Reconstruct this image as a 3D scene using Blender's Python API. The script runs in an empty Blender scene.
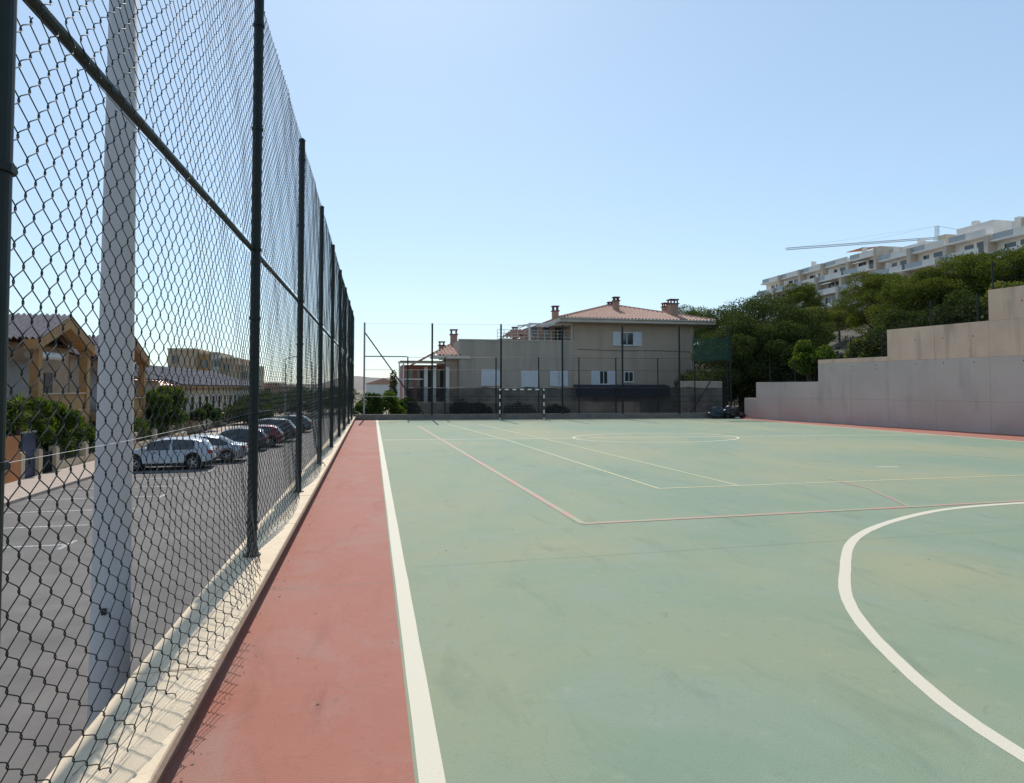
import bpy, bmesh, math, random
import numpy as np
from mathutils import Vector, Matrix

R = math.radians
rnd = random.Random(7)
C = bpy.context.scene.collection
HC = 1.75
G = -2.3            # level of the street beside the raised court

# ------------------------------------------------------------------ camera
F, HZ, PIT = 660.0, 387.5, R(2)
CYP = HZ - F*math.tan(PIT)
YAW = math.atan(140/F*math.cos(PIT))
cam_d = bpy.data.cameras.new('camera'); cam = bpy.data.objects.new('camera', cam_d); C.objects.link(cam)
cam.location = (0, 0, HC); cam.rotation_euler = (R(90)+PIT, 0, -YAW)
cam_d.sensor_width = 36; cam_d.lens = F/1024*36; cam_d.shift_y = (CYP-391.5)/1024
cam_d.clip_start = .05; cam_d.clip_end = 5000
bpy.context.scene.camera = cam
_sy, _cy, _sp, _cp = math.sin(YAW), math.cos(YAW), math.sin(PIT), math.cos(PIT)
_fw = (_sy*_cp, _cy*_cp, _sp); _rt = (_cy, -_sy, 0); _up = (-_sy*_sp, -_cy*_sp, _cp)
def ray(x, y):
    a = (x-512)/F; b = -(y-CYP)/F
    return [_fw[i]+a*_rt[i]+b*_up[i] for i in range(3)]
def at(x, y, Y):
    """point of the place at distance Y along the court seen at pixel x, y"""
    d = ray(x, y); t = Y/d[1]
    return Vector((d[0]*t, Y, HC+d[2]*t))
def hx(x, Y): return at(x, 380, Y).x
def hz(y, Y, x=560): return at(x, y, Y).z

# ------------------------------------------------------------------ render, world, sun
sc = bpy.context.scene
sc.view_settings.view_transform = 'Standard'; sc.view_settings.look = 'None'
sc.view_settings.exposure = 0.4; sc.view_settings.gamma = 1; sc.view_settings.use_curve_mapping = False
SUN_EL, SUN_AZ = R(46), R(-1.75)       # azimuth: this far left of the court's long axis
sd = Vector((-math.sin(SUN_AZ)*math.cos(SUN_EL), math.cos(SUN_AZ)*math.cos(SUN_EL), math.sin(SUN_EL)))
w = bpy.data.worlds.new('World'); sc.world = w; w.use_nodes = True
nt = w.node_tree; bg = nt.nodes['Background']
sky = nt.nodes.new('ShaderNodeTexSky'); sky.sky_type = 'NISHITA'; sky.sun_disc = False
sky.sun_elevation = SUN_EL; sky.sun_rotation = -SUN_AZ
sky.altitude = 0; sky.air_density = 1.0; sky.dust_density = .3; sky.ozone_density = 2.0
gm = nt.nodes.new('ShaderNodeGamma'); gm.inputs[1].default_value = .55; nt.links.new(sky.outputs[0], gm.inputs[0])
vm = nt.nodes.new('ShaderNodeVectorMath'); vm.operation = 'MULTIPLY'; vm.inputs[1].default_value = (1.82, 2.08, 2.24)
nt.links.new(gm.outputs[0], vm.inputs[0]); nt.links.new(vm.outputs[0], bg.inputs[0]); bg.inputs[1].default_value = .115
sl = bpy.data.lights.new('sun', 'SUN'); sl.energy = 3.2; sl.angle = R(.5); sl.color = (1, .955, .89)
so = bpy.data.objects.new('sun', sl); C.objects.link(so); so.location = (-5, 60, 60)
so.rotation_euler = sd.to_track_quat('Z', 'Y').to_euler()

# ------------------------------------------------------------------ materials
def mat(name, col, rough=.8, col2=None, scale=3., detail=6., dist=0., lo=.35, hi=.65, bump=0., bscale=40., metal=0.,
        col3=None, scale3=.4, f3=.6, stretch=None, spec=None, island=0.):
    m = bpy.data.materials.new(name); m.use_nodes = True
    n = m.node_tree.nodes; l = m.node_tree.links; b = n['Principled BSDF']
    b.inputs['Roughness'].default_value = rough; b.inputs['Metallic'].default_value = metal
    if spec is not None: b.inputs['Specular IOR Level'].default_value = spec
    b.inputs['Base Color'].default_value = (*col, 1)
    tc = n.new('ShaderNodeTexCoord'); vec = tc.outputs['Object']
    if stretch:
        mp = n.new('ShaderNodeMapping'); mp.inputs['Scale'].default_value = stretch
        l.new(vec, mp.inputs[0]); vec = mp.outputs[0]
    out = None
    if col2:
        t = n.new('ShaderNodeTexNoise'); t.inputs['Scale'].default_value = scale; t.inputs['Detail'].default_value = detail
        t.inputs['Distortion'].default_value = dist; l.new(vec, t.inputs['Vector'])
        r = n.new('ShaderNodeMapRange'); r.inputs[1].default_value = lo; r.inputs[2].default_value = hi
        l.new(t.outputs[0], r.inputs[0])
        x = n.new('ShaderNodeMix'); x.data_type = 'RGBA'; x.inputs[6].default_value = (*col, 1); x.inputs[7].default_value = (*col2, 1)
        l.new(r.outputs[0], x.inputs[0]); out = x.outputs[2]
    if col3:
        t = n.new('ShaderNodeTexNoise'); t.inputs['Scale'].default_value = scale3; t.inputs['Detail'].default_value = 4
        l.new(tc.outputs['Object'], t.inputs['Vector'])
        r = n.new('ShaderNodeMapRange'); r.inputs[1].default_value = .4; r.inputs[2].default_value = .68; r.inputs[4].default_value = f3
        l.new(t.outputs[0], r.inputs[0])
        x = n.new('ShaderNodeMix'); x.data_type = 'RGBA'; x.inputs[7].default_value = (*col3, 1)
        if out: l.new(out, x.inputs[6])
        else: x.inputs[6].default_value = (*col, 1)
        l.new(r.outputs[0], x.inputs[0]); out = x.outputs[2]
    if island:
        g = n.new('ShaderNodeNewGeometry'); hsv = n.new('ShaderNodeHueSaturation')
        r = n.new('ShaderNodeMapRange'); r.inputs[3].default_value = 1-island; r.inputs[4].default_value = 1+island
        l.new(g.outputs['Random Per Island'], r.inputs[0]); l.new(r.outputs[0], hsv.inputs['Value'])
        if out: l.new(out, hsv.inputs['Color'])
        else: hsv.inputs['Color'].default_value = (*col, 1)
        out = hsv.outputs[0]
    if out: l.new(out, b.inputs['Base Color'])
    if bump:
        t = n.new('ShaderNodeTexNoise'); t.inputs['Scale'].default_value = bscale; t.inputs['Detail'].default_value = 5
        l.new(tc.outputs['Object'], t.inputs['Vector'])
        bp = n.new('ShaderNodeBump'); bp.inputs['Strength'].default_value = bump; bp.inputs['Distance'].default_value = .02
        l.new(t.outputs[0], bp.inputs['Height']); l.new(bp.outputs[0], b.inputs['Normal'])
    m['o'] = 1
    return m

def leaf_mat(name, c1, c2, trans=.4):
    m = mat(name, c1, .8, c2, .9, 3, island=.45, spec=.1)
    n = m.node_tree.nodes; l = m.node_tree.links; b = n['Principled BSDF']
    src = b.inputs['Base Color'].links[0].from_socket
    t = n.new('ShaderNodeBsdfTranslucent'); mul = n.new('ShaderNodeMix'); mul.data_type = 'RGBA'; mul.blend_type = 'MULTIPLY'
    mul.inputs[0].default_value = 1; mul.inputs[7].default_value = (1.5, 1.45, .6, 1); l.new(src, mul.inputs[6]); l.new(mul.outputs[2], t.inputs[0])
    mx = n.new('ShaderNodeMixShader'); mx.inputs[0].default_value = trans
    l.new(b.outputs[0], mx.inputs[1]); l.new(t.outputs[0], mx.inputs[2]); l.new(mx.outputs[0], n['Material Output'].inputs[0])
    return m

def paint_mat(name, col, under, wear_lo, wear_hi, scale=14.):
    """line paint, worn through to the court colour in spots"""
    return mat(name, col, .75, under, scale, 10, lo=wear_lo, hi=wear_hi, bump=.15, bscale=60)

COURT1, COURT2 = (.200, .264, .183), (.300, .298, .178)
M = {}
def build_court_mat(name, c1, c2, c3, dark):
    m = bpy.data.materials.new(name); m.use_nodes = True
    n = m.node_tree.nodes; l = m.node_tree.links; b = n['Principled BSDF']
    tc = n.new('ShaderNodeTexCoord').outputs['Object']
    def noise(scale, detail, lo, hi, to=1., sx=1., sy=1., dist=0.):
        mp = n.new('ShaderNodeMapping'); mp.inputs['Scale'].default_value = (sx, sy, 1); l.new(tc, mp.inputs[0])
        t = n.new('ShaderNodeTexNoise'); t.inputs['Scale'].default_value = scale; t.inputs['Detail'].default_value = detail
        t.inputs['Distortion'].default_value = dist; t.inputs['Roughness'].default_value = .62
        l.new(mp.outputs[0], t.inputs[0])
        r = n.new('ShaderNodeMapRange'); r.inputs[1].default_value = lo; r.inputs[2].default_value = hi; r.inputs[4].default_value = to
        l.new(t.outputs[0], r.inputs[0]); return r.outputs[0]
    def mix(a, col, f, mode='MIX'):
        x = n.new('ShaderNodeMix'); x.data_type = 'RGBA'; x.blend_type = mode
        if isinstance(a, tuple): x.inputs[6].default_value = (*a, 1)
        else: l.new(a, x.inputs[6])
        x.inputs[7].default_value = (*col, 1)
        l.new(f, x.inputs[0]); return x.outputs[2]
    c = mix(c1, c2, noise(.22, 5, .38, .66, 1, 1, .6, .6))
    c = mix(c, c3, noise(.9, 7, .48, .72, .75, 1, 1, 1.2))
    c = mix(c, dark, noise(1.6, 8, .56, .74, .5, 1.6, .5, .8))
    c = mix(c, dark, noise(14, 6, .56, .78, .38))
    c = mix(c, tuple(min(1, v*1.3) for v in c2), noise(5, 8, .6, .75, .3))
    c = mix(c, tuple(v*.6 for v in dark), noise(2.3, 9, .64, .80, .45, 1, 1, 2.5))
    c = mix(c, (.62, .60, .54), noise(46, 2, .765, .80, .75))
    c = mix(c, tuple(v*.55 for v in dark), noise(60, 3, .60, .8, .35))
    # hair cracks: edges of large warped cells
    wn = n.new('ShaderNodeTexNoise'); wn.inputs['Scale'].default_value = .9; wn.inputs['Detail'].default_value = 6; l.new(tc, wn.inputs[0])
    ad = n.new('ShaderNodeVectorMath'); ad.operation = 'MULTIPLY_ADD'; ad.inputs[1].default_value = (1.6, 1.6, 0); l.new(wn.outputs['Color'], ad.inputs[0]); l.new(tc, ad.inputs[2])
    vo = n.new('ShaderNodeTexVoronoi'); vo.feature = 'DISTANCE_TO_EDGE'; vo.inputs['Scale'].default_value = .16; l.new(ad.outputs[0], vo.inputs['Vector'])
    vr = n.new('ShaderNodeMapRange'); vr.inputs[1].default_value = .0; vr.inputs[2].default_value = .0011; vr.inputs[3].default_value = .1; vr.inputs[4].default_value = 0; l.new(vo.outputs['Distance'], vr.inputs[0])
    c = mix(c, tuple(v*.45 for v in dark), vr.outputs[0])
    l.new(c, b.inputs['Base Color']); b.inputs['Roughness'].default_value = .8; b.inputs['Specular IOR Level'].default_value = .22
    t = n.new('ShaderNodeTexNoise'); t.inputs['Scale'].default_value = 90; t.inputs['Detail'].default_value = 5; l.new(tc, t.inputs[0])
    bp = n.new('ShaderNodeBump'); bp.inputs['Strength'].default_value = .35; bp.inputs['Distance'].default_value = .01
    l.new(t.outputs[0], bp.inputs['Height']); l.new(bp.outputs[0], b.inputs['Normal'])
    return m
M['court'] = build_court_mat('court_green', COURT1, COURT2, (.235, .285, .22), (.15, .188, .137))
M['red'] = build_court_mat('court_red', (.335, .122, .083), (.365, .155, .113), (.32, .19, .152), (.20, .075, .052))
M['white_line'] = paint_mat('white_paint', (.585, .53, .405), (.34, .36, .27), .66, .80)
M['yellow_line'] = paint_mat('yellow_paint', (.54, .49, .27), COURT2, .48, .78)
M['red_line'] = paint_mat('red_paint', (.48, .20, .18), COURT2, .35, .58, 2.2)
M['joint'] = mat('joint_dark', (.13, .165, .13), .9, COURT1, 4, lo=.36, hi=.6)
M['kerb'] = mat('kerb_concrete', (.76, .60, .41), .85, (.66, .52, .35), 6, bump=.25, bscale=50, col3=(.48, .37, .25), f3=.25)
M['kerbbase'] = mat('kerb_base_shaded_brown', (.20, .115, .075), .9, (.28, .19, .13), 5, bump=.4)  # base's own brown, deepened to hold the shade of the kerb's inner face
M['kerbout'] = mat('pale_concrete', (.42, .39, .36), .85, (.34, .32, .30), 5, bump=.3)
M['asphalt'] = mat('asphalt', (.125, .110, .098), .9, (.165, .146, .13), 1.4, 8, bump=.4, bscale=80, col3=(.085, .08, .075), f3=.5)
M['pave'] = mat('pavement_slabs', (.42, .33, .27), .85, (.33, .26, .21), 4, bump=.2)
M['baypaint'] = paint_mat('bay_paint', (.50, .50, .48), (.14, .13, .12), .38, .66)
M['ground'] = mat('dry_ground', (.19, .15, .10), .95, (.11, .105, .06), .5, 8, col3=(.25, .20, .14), scale3=.08, bump=.6, bscale=3)
M['hill'] = mat('hill_earth', (.07, .045, .03), .95, (.045, .036, .022), .6, 8, col3=(.07, .08, .04), scale3=.2, bump=.8, bscale=4)
M['farhill'] = mat('far_hill', (.14, .13, .12), .95, (.2, .15, .13), .02, 6)
M['wire'] = mat('coated_wire', (.009, .015, .014), .5, spec=.35)
M['galv'] = mat('galvanised_wire', (.42, .43, .44), .4, metal=.7)
M['post'] = mat('green_black_post', (.006, .012, .012), .5, (.010, .018, .017), 8, spec=.3)
M['postgrey'] = mat('grey_post', (.30, .31, .31), .5, metal=.4)
M['lamp'] = mat('lamp_post_paint', (.54, .51, .505), .55, (.50, .47, .465), 2.5, 6, stretch=(1, 1, .25), bump=.1)
M['dark'] = mat('dark_gap', (.02, .02, .022), .7)
M['black'] = mat('black_rubber', (.015, .015, .016), .75)
M['wall'] = mat('house_render', (.46, .37, .285), .9, (.35, .285, .225), 1.1, 7, lo=.42, hi=.85, stretch=(1.5, 1, .2), bump=.2, bscale=30, col3=(.30, .25, .20), scale3=.5, f3=.25)
M['wingwall'] = mat('wing_render', (.41, .355, .29), .9, (.29, .255, .215), 1.2, 7, lo=.42, hi=.8, stretch=(1.6, 1, .18), bump=.2, bscale=30)
M['pink'] = mat('pink_render', (.44, .20, .16), .9, (.38, .17, .14), 2)
M['white'] = mat('white_paintwork', (.74, .73, .70), .6, (.66, .65, .62), 3)
M['shutter'] = mat('pale_shutter', (.62, .66, .70), .6, (.55, .59, .63), 3)
M['fascia'] = mat('fascia', (.55, .50, .43), .8, (.46, .42, .36), 3)
M['tile'] = mat('clay_tile', (.48, .25, .165), .6, (.40, .20, .13), 2.6, 8, col3=(.52, .36, .27), scale3=1.2, f3=.6)
M['tile_brown'] = mat('glazed_tile', (.33, .25, .22), .24, (.25, .185, .16), 3, 6, spec=1., metal=.6)  # glaze made part metallic and lighter to strengthen the sun's glare
M['chim'] = mat('chimney_render', (.38, .25, .19), .85, (.32, .21, .16), 3)
M['cap'] = mat('chimney_cap', (.16, .07, .06), .8)
def glass_mat(name, col, rough=.08):
    m = mat(name, col, rough, spec=.8); return m
M['glass'] = glass_mat('window_glass', (.03, .045, .055))
M['navy'] = mat('navy_canvas', (.02, .022, .04), .8, (.03, .032, .05), 2)
M['concrete'] = None
M['ochre'] = mat('ochre_render', (.46, .255, .10), .85, (.39, .215, .085), 2, 6)
M['ochre_dark'] = mat('beige_render', (.47, .35, .24), .85, (.41, .30, .20), 2, 6)
M['cream'] = mat('cream_render', (.58, .47, .32), .85, (.50, .40, .27), 1.5, 6)
M['orange'] = mat('terracotta_render', (.50, .20, .07), .85, (.42, .17, .06), 2)
M['bluedoor'] = mat('blue_door', (.015, .03, .08), .5, (.012, .025, .065), 3)
M['louvre'] = mat('louvre_shutter', (.42, .40, .37), .6, (.37, .35, .32), 3)
M['trunk'] = mat('bark', (.12, .085, .06), .9, (.07, .05, .035), 6, bump=.6, bscale=20)
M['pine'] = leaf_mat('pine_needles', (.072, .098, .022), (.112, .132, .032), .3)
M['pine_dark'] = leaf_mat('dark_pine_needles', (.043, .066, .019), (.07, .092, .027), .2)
M['under'] = leaf_mat('shade_tone_leaves', (.03, .042, .014), (.045, .055, .02), .12)  # leaf green darkened: the shade under trees is put into this colour
M['pine_pale'] = leaf_mat('pale_pine_needles', (.10, .12, .035), (.125, .135, .05), .38)
M['bush'] = leaf_mat('bush_leaves', (.055, .095, .018), (.085, .125, .025), .4)
M['hedge'] = leaf_mat('hedge_leaves', (.04, .075, .02), (.065, .10, .025), .38)
M['yucca'] = leaf_mat('yucca_blades', (.09, .14, .03), (.13, .17, .05), .45)
M['blockwhite'] = mat('block_white', (.78, .74, .68), .8, (.70, .66, .61), .5)
M['blockbeige'] = mat('block_beige', (.52, .45, .36), .85, (.45, .39, .31), .5)
M['blockgrey'] = mat('block_grey', (.58, .55, .50), .85, (.52, .49, .45), .5)
M['balglass'] = mat('balustrade_glass', (.36, .39, .40), .35, spec=.5)
M['cranepaint'] = mat('crane_paint', (.50, .48, .44), .6)

def concrete_mat():
    m = bpy.data.materials.new('cast_concrete'); m.use_nodes = True
    n = m.node_tree.nodes; l = m.node_tree.links; b = n['Principled BSDF']; b.inputs['Roughness'].default_value = .9
    tc = n.new('ShaderNodeTexCoord').outputs['Object']
    def noise(scale, detail, lo, hi, to=1., s=(1, 1, 1)):
        mp = n.new('ShaderNodeMapping'); mp.inputs['Scale'].default_value = s; l.new(tc, mp.inputs[0])
        t = n.new('ShaderNodeTexNoise'); t.inputs['Scale'].default_value = scale; t.inputs['Detail'].default_value = detail
        l.new(mp.outputs[0], t.inputs[0])
        r = n.new('ShaderNodeMapRange'); r.inputs[1].default_value = lo; r.inputs[2].default_value = hi; r.inputs[4].default_value = to
        l.new(t.outputs[0], r.inputs[0]); return r.outputs[0]
    def mix(a, c, f):
        x = n.new('ShaderNodeMix'); x.data_type = 'RGBA'
        for s, v in ((6, a), (7, c)):
            if isinstance(v, tuple): x.inputs[s].default_value = (*v, 1)
            else: l.new(v, x.inputs[s])
        l.new(f, x.inputs[0]); return x.outputs[2]
    raw = mix((.72, .50, .375), (.61, .425, .315), noise(.8, 7, .35, .65))
    raw = mix(raw, (.20, .165, .13), noise(1.4, 7, .54, .74, .6, (1, 1.6, .22)))
    raw = mix(raw, (.60, .53, .43), noise(3, 6, .58, .72, .5))
    pa = mix((.54, .445, .395), (.485, .40, .355), noise(.6, 6, .35, .65))
    pa = mix(pa, (.33, .285, .265), noise(1.2, 7, .56, .74, .5, (1, 1.2, .3)))
    pa = mix(pa, (.48, .44, .42), noise(2.2, 6, .58, .74, .45, (1, .8, .5)))
    sep = n.new('ShaderNodeSeparateXYZ'); l.new(tc, sep.inputs[0])
    # rust coloured splash of the court paint close to the ground
    rr = n.new('ShaderNodeMapRange'); rr.inputs[1].default_value = .1; rr.inputs[2].default_value = 1.5; rr.inputs[3].default_value = .55; rr.inputs[4].default_value = 0
    l.new(sep.outputs[2], rr.inputs[0])
    mu = n.new('ShaderNodeMath'); mu.operation = 'MULTIPLY'; l.new(rr.outputs[0], mu.inputs[0]); l.new(noise(.5, 5, .3, .6), mu.inputs[1])
    pa = mix(pa, (.44, .28, .25), mu.outputs[0])
    gt = n.new('ShaderNodeMath'); gt.operation = 'GREATER_THAN'; gt.inputs[1].default_value = 2.93; l.new(sep.outputs[2], gt.inputs[0])
    c = mix(pa, raw, gt.outputs[0])
    l.new(c, b.inputs['Base Color'])
    t = n.new('ShaderNodeTexNoise'); t.inputs['Scale'].default_value = 12; t.inputs['Detail'].default_value = 6; l.new(tc, t.inputs[0])
    bp = n.new('ShaderNodeBump'); bp.inputs['Strength'].default_value = .35; bp.inputs['Distance'].default_value = .03
    l.new(t.outputs[0], bp.inputs['Height']); l.new(bp.outputs[0], b.inputs['Normal'])
    return m
M['concrete'] = concrete_mat()

def net_mat(name, col, dens):
    """woven shade cloth: threads with open gaps between them"""
    m = mat(name, col, .8)
    n = m.node_tree.nodes; l = m.node_tree.links; b = n['Principled BSDF']
    t = n.new('ShaderNodeBsdfTransparent'); mx = n.new('ShaderNodeMixShader'); mx.inputs[0].default_value = dens
    no = n.new('ShaderNodeTexNoise'); no.inputs['Scale'].default_value = 1.3
    r = n.new('ShaderNodeMapRange'); r.inputs[1].default_value = .3; r.inputs[2].default_value = .7; r.inputs[3].default_value = dens-.15; r.inputs[4].default_value = dens+.12
    tc = n.new('ShaderNodeTexCoord'); l.new(tc.outputs['Object'], no.inputs[0]); l.new(no.outputs[0], r.inputs[0]); l.new(r.outputs[0], mx.inputs[0])
    l.new(t.outputs[0], mx.inputs[1]); l.new(b.outputs[0], mx.inputs[2]); l.new(mx.outputs[0], n['Material Output'].inputs[0])
    return m
M['greennet'] = net_mat('green_netting', (.008, .06, .05), .56)
M['darknet'] = net_mat('dark_shade_cloth', (.012, .013, .018), .68)
def car_paint(name, col, metal=.3, rough=.28):
    m = mat(name, col, rough, metal=metal); m.node_tree.nodes['Principled BSDF'].inputs['Coat Weight'].default_value = .6
    return m
M['tyre'] = M['black']
M['rim'] = mat('wheel_rim', (.35, .35, .36), .35, metal=.8)
M['redlens'] = mat('tail_lens', (.35, .01, .012), .2)
M['clearlens'] = mat('head_lens', (.55, .56, .58), .15)
M['plate'] = mat('number_plate', (.7, .7, .68), .5)
M['carglass'] = glass_mat('car_glass', (.012, .014, .017), .06)
M['trim'] = mat('black_trim', (.02, .02, .021), .6)
M['bag'] = mat('black_plastic', (.007, .007, .009), .3)
M['tarp'] = mat('blue_grey_tarp', (.025, .045, .055), .5, (.018, .03, .038), 5)

# ------------------------------------------------------------------ mesh helpers
class MB:
    def __init__(s): s.v = []; s.f = []
    def quad(s, *p):
        i = len(s.v); s.v += [tuple(q) for q in p]; s.f.append(tuple(range(i, i+len(p)))); return s
    def box(s, x0, x1, y0, y1, z0, z1):
        i = len(s.v)
        s.v += [(x, y, z) for x in (x0, x1) for y in (y0, y1) for z in (z0, z1)]
        for f in ((0,1,3,2), (4,6,7,5), (0,4,5,1), (2,3,7,6), (0,2,6,4), (1,5,7,3)): s.f.append(tuple(i+k for k in f))
        return s
    def bar(s, a, b, wd, ht=None, n=4):
        """straight bar / pipe from a to b: n=4 square, more round"""
        return s.tube([a, b], [wd/2, (ht or wd)/2], n)
    def tube(s, pts, rad, n=8, cap=True):
        pts = [Vector(p) for p in pts]
        if not isinstance(rad, (list, tuple)): rad = [rad]*len(pts)
        i0 = len(s.v)
        for k, p in enumerate(pts):
            t = (pts[min(k+1, len(pts)-1)]-pts[max(k-1, 0)]).normalized()
            ref = Vector((0, 0, 1)) if abs(t.z) < .9 else Vector((1, 0, 0))
            a = t.cross(ref).normalized(); b = t.cross(a)
            for j in range(n):
                th = 2*math.pi*(j+.5)/n
                r = rad[k]*(1.414 if n == 4 else 1)
                s.v.append(tuple(p+a*math.cos(th)*r+b*math.sin(th)*r))
        for k in range(len(pts)-1):
            for j in range(n):
                s.f.append((i0+k*n+j, i0+k*n+(j+1) % n, i0+(k+1)*n+(j+1) % n, i0+(k+1)*n+j))
        if cap:
            s.f.append(tuple(i0+j for j in range(n-1, -1, -1))); s.f.append(tuple(i0+(len(pts)-1)*n+j for j in range(n)))
        return s
    def prism(s, poly, axis, a, b):
        """poly (2D) pushed along an axis: 'x' -> poly is (y,z), 'y' -> (x,z), 'z' -> (x,y)"""
        i = len(s.v); n = len(poly)
        for c in (a, b):
            for p in poly:
                s.v.append({'x': (c, p[0], p[1]), 'y': (p[0], c, p[1]), 'z': (p[0], p[1], c)}[axis])
        s.f.append(tuple(range(i, i+n))); s.f.append(tuple(range(i+2*n-1, i+n-1, -1)))
        for k in range(n): s.f.append((i+k, i+n+k, i+n+(k+1) % n, i+(k+1) % n))
        return s
    def build(s, name, m, parent=None, smooth=False, bevel=0., fix=True):
        me = bpy.data.meshes.new(name); me.from_pydata(s.v, [], s.f); me.update()
        if fix:
            bm = bmesh.new(); bm.from_mesh(me); bmesh.ops.recalc_face_normals(bm, faces=bm.faces)
            bm.to_mesh(me); bm.free()
        return link(name, me, m, parent, smooth, bevel)
def link(name, me, m, parent=None, smooth=False, bevel=0.):
    o = bpy.data.objects.new(name, me); C.objects.link(o)
    if m and not me.materials: me.materials.append(m)
    if parent is not None: o.parent = parent
    if smooth: me.polygons.foreach_set('use_smooth', [True]*len(me.polygons))
    if bevel:
        bv = o.modifiers.new('bevel', 'BEVEL'); bv.width = bevel; bv.segments = 2; bv.limit_method = 'ANGLE'
    return o
def tag(o, label, cat, group=None, kind=None):
    o['label'] = label; o['category'] = cat
    if group: o['group'] = group
    if kind: o['kind'] = kind
    return o
def thing(name, label, cat, loc=(0, 0, 0), rz=0, group=None):
    o = bpy.data.objects.new(name, None); C.objects.link(o); o.location = loc; o.rotation_euler.z = rz; o.empty_display_size = .2
    return tag(o, label, cat, group)
def struct(o): o['kind'] = 'structure'; return o
KIDS = {}
def copy_tree(o, parent=None):
    c = o.copy(); C.objects.link(c)
    if parent is not None: c.parent = parent
    for ch in list(o.children): copy_tree(ch, c)
    return c
def sheet(name, pts, z, m): return struct(MB().quad(*[(x, y, z) for x, y in pts]).build(name, m))

# ------------------------------------------------------------------ ground sheets
# ground: one sheet at street level reaching the horizon
struct(MB().quad((-1500, -400, G-.03), (2500, -400, G-.03), (2500, 3500, G-.03), (-1500, 3500, G-.03)).build('ground', M['ground']))
FY = lambda x: 36.35 - .085*(x+.4)       # line of the far fence
XS = 20.42                                # right sideline
# raised deck under the court
WK = -.1664                                # the right wall runs slightly towards the court
WA = math.atan(-WK)
def wall_x(y): return 23.19+WK*(y-20.96)
def side_x(y): return 20.55-.045*(y-20)   # right sideline
YE_ = 34.75
deck = MB().prism([(-.93, -14), (wall_x(-14)+.2, -14), (wall_x(34.4)+.2, 34.4), (-.93, 36.55)], 'z', G, -.012)
struct(deck.build('court_base', M['concrete']))
sheet('court', [(.2, -14), (side_x(-14)+.05, -14), (side_x(YE_)+.05, YE_), (.2, FY(.2))], 0, M['court'])
sheet('red_path', [(-.93, -14), (.2, -14), (.2, FY(.2)), (-.93, FY(-.9))], 0, M['red'])
sheet('red_path', [(side_x(-14)+.05, -14), (wall_x(-14)+.1, -14), (wall_x(34.6)+.1, 34.6), (side_x(YE_)+.05, YE_)], 0, M['red'])

def ribbon(name, pts, wd, z, m, closed=False, jag=.0025):
    """painted line on the court, edges a little uneven"""
    r = random.Random(len(pts)*7+int(abs(pts[0][0])*100)); P = []
    if not closed:
        q = []
        for a, b in zip(pts[:-1], pts[1:]):
            L = math.dist(a, b); k = max(1, int(L/.5))
            q += [(a[0]+(b[0]-a[0])*i/k, a[1]+(b[1]-a[1])*i/k) for i in range(k)]
        q.append(pts[-1]); pts = q
    n = len(pts); mb = MB()
    for i in range(n):
        a = Vector(pts[(i-1) % n] if closed or i else pts[0]); b = Vector(pts[(i+1) % n] if closed or i < n-1 else pts[-1])
        t = (b-a).normalized(); nn = Vector((-t.y, t.x)); p = Vector(pts[i])
        for sgn in (-1, 1):
            q = p+nn*sgn*(wd/2+r.uniform(-jag, jag)); mb.v.append((q.x, q.y, z))
    for i in range(n if closed else n-1):
        j = (i+1) % n; mb.f.append((2*i, 2*i+1, 2*j+1, 2*j))
    return struct(mb.build(name, m))
WL, YL, RL = M['white_line'], M['yellow_line'], M['red_line']
ribbon('white_line', [(.275, -14), (.275, FY(.3)-.02)], .115, .0015, WL)
ribbon('white_line', [(side_x(-14), -14), (side_x(34.6), 34.6)], .10, .0015, WL)
ribbon('white_line', [(.36, 22.5), (side_x(20.9)-.06, 20.9)], .075, .0015, WL)
# near goal area: arc, straight, arc
arc = [(3.25, -1.0), (3.03, .8), (3.02, 1.9), (3.04, 2.62), (3.15, 3.24), (3.48, 4.12), (3.85, 4.81), (4.35, 5.47), (5.33, 6.58), (6.35, 7.31), (7.69, 7.93), (8.7, 8.17), (9.68, 8.26)]
def smooth_curve(p, k=8):
    out = []
    for i in range(len(p)-1):
        a, b, c, d = p[max(i-1, 0)], p[i], p[i+1], p[min(i+2, len(p)-1)]
        for j in range(k):
            t = j/k
            out.append(tuple(.5*((2*b[q])+(c[q]-a[q])*t+(2*a[q]-5*b[q]+4*c[q]-d[q])*t*t+(3*b[q]-a[q]-3*c[q]+d[q])*t**3) for q in (0, 1)))
    return out+[p[-1]]
half = smooth_curve(arc)
ribbon('white_line', half+[(20.6-x, y) for x, y in reversed(half)], .10, .0018, WL)
circ = [(9.77+2.95*math.cos(t*2*math.pi/80), 21.72+2.1*math.sin(t*2*math.pi/80)) for t in range(80)]
ribbon('white_line', circ, .075, .0018, WL, closed=True)
far = [(20.1-x, 43.0-y-.055*(20.1-x)) for x, y in half]
ribbon('white_line', [(10.9, 12.67-.02), (11.38, 12.55)], .075, .0015, WL)
# tennis court, yellow
ribbon('yellow_line', [(4.87, 10.72), (15.75, 10.9)], .055, .003, YL)
ribbon('yellow_line', [(4.87, 10.72), (4.45, 21), (3.58, 31.4)], .05, .0032, YL)
ribbon('yellow_line', [(6.42, 10.74), (5.9, 20), (5.0, 31.2)], .05, .0032, YL)
ribbon('yellow_line', [(15.75, 10.9), (14.6, 17.2), (13.2, 26), (12.6, 30.5)], .05, .0032, YL)
# volleyball court, red and faded
ribbon('red_line', [(2.66, 8.17), (7.81, 8.32), (11.1, 8.45)], .095, .0045, RL)
ribbon('red_line', [(2.66, 8.17), (2.53, 13.2), (2.06, 30.3)], .095, .0047, RL)
ribbon('red_line', [(7.72, 8.32), (8.42, 9.92), (8.6, 11.2)], .05, .0047, RL)
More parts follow.
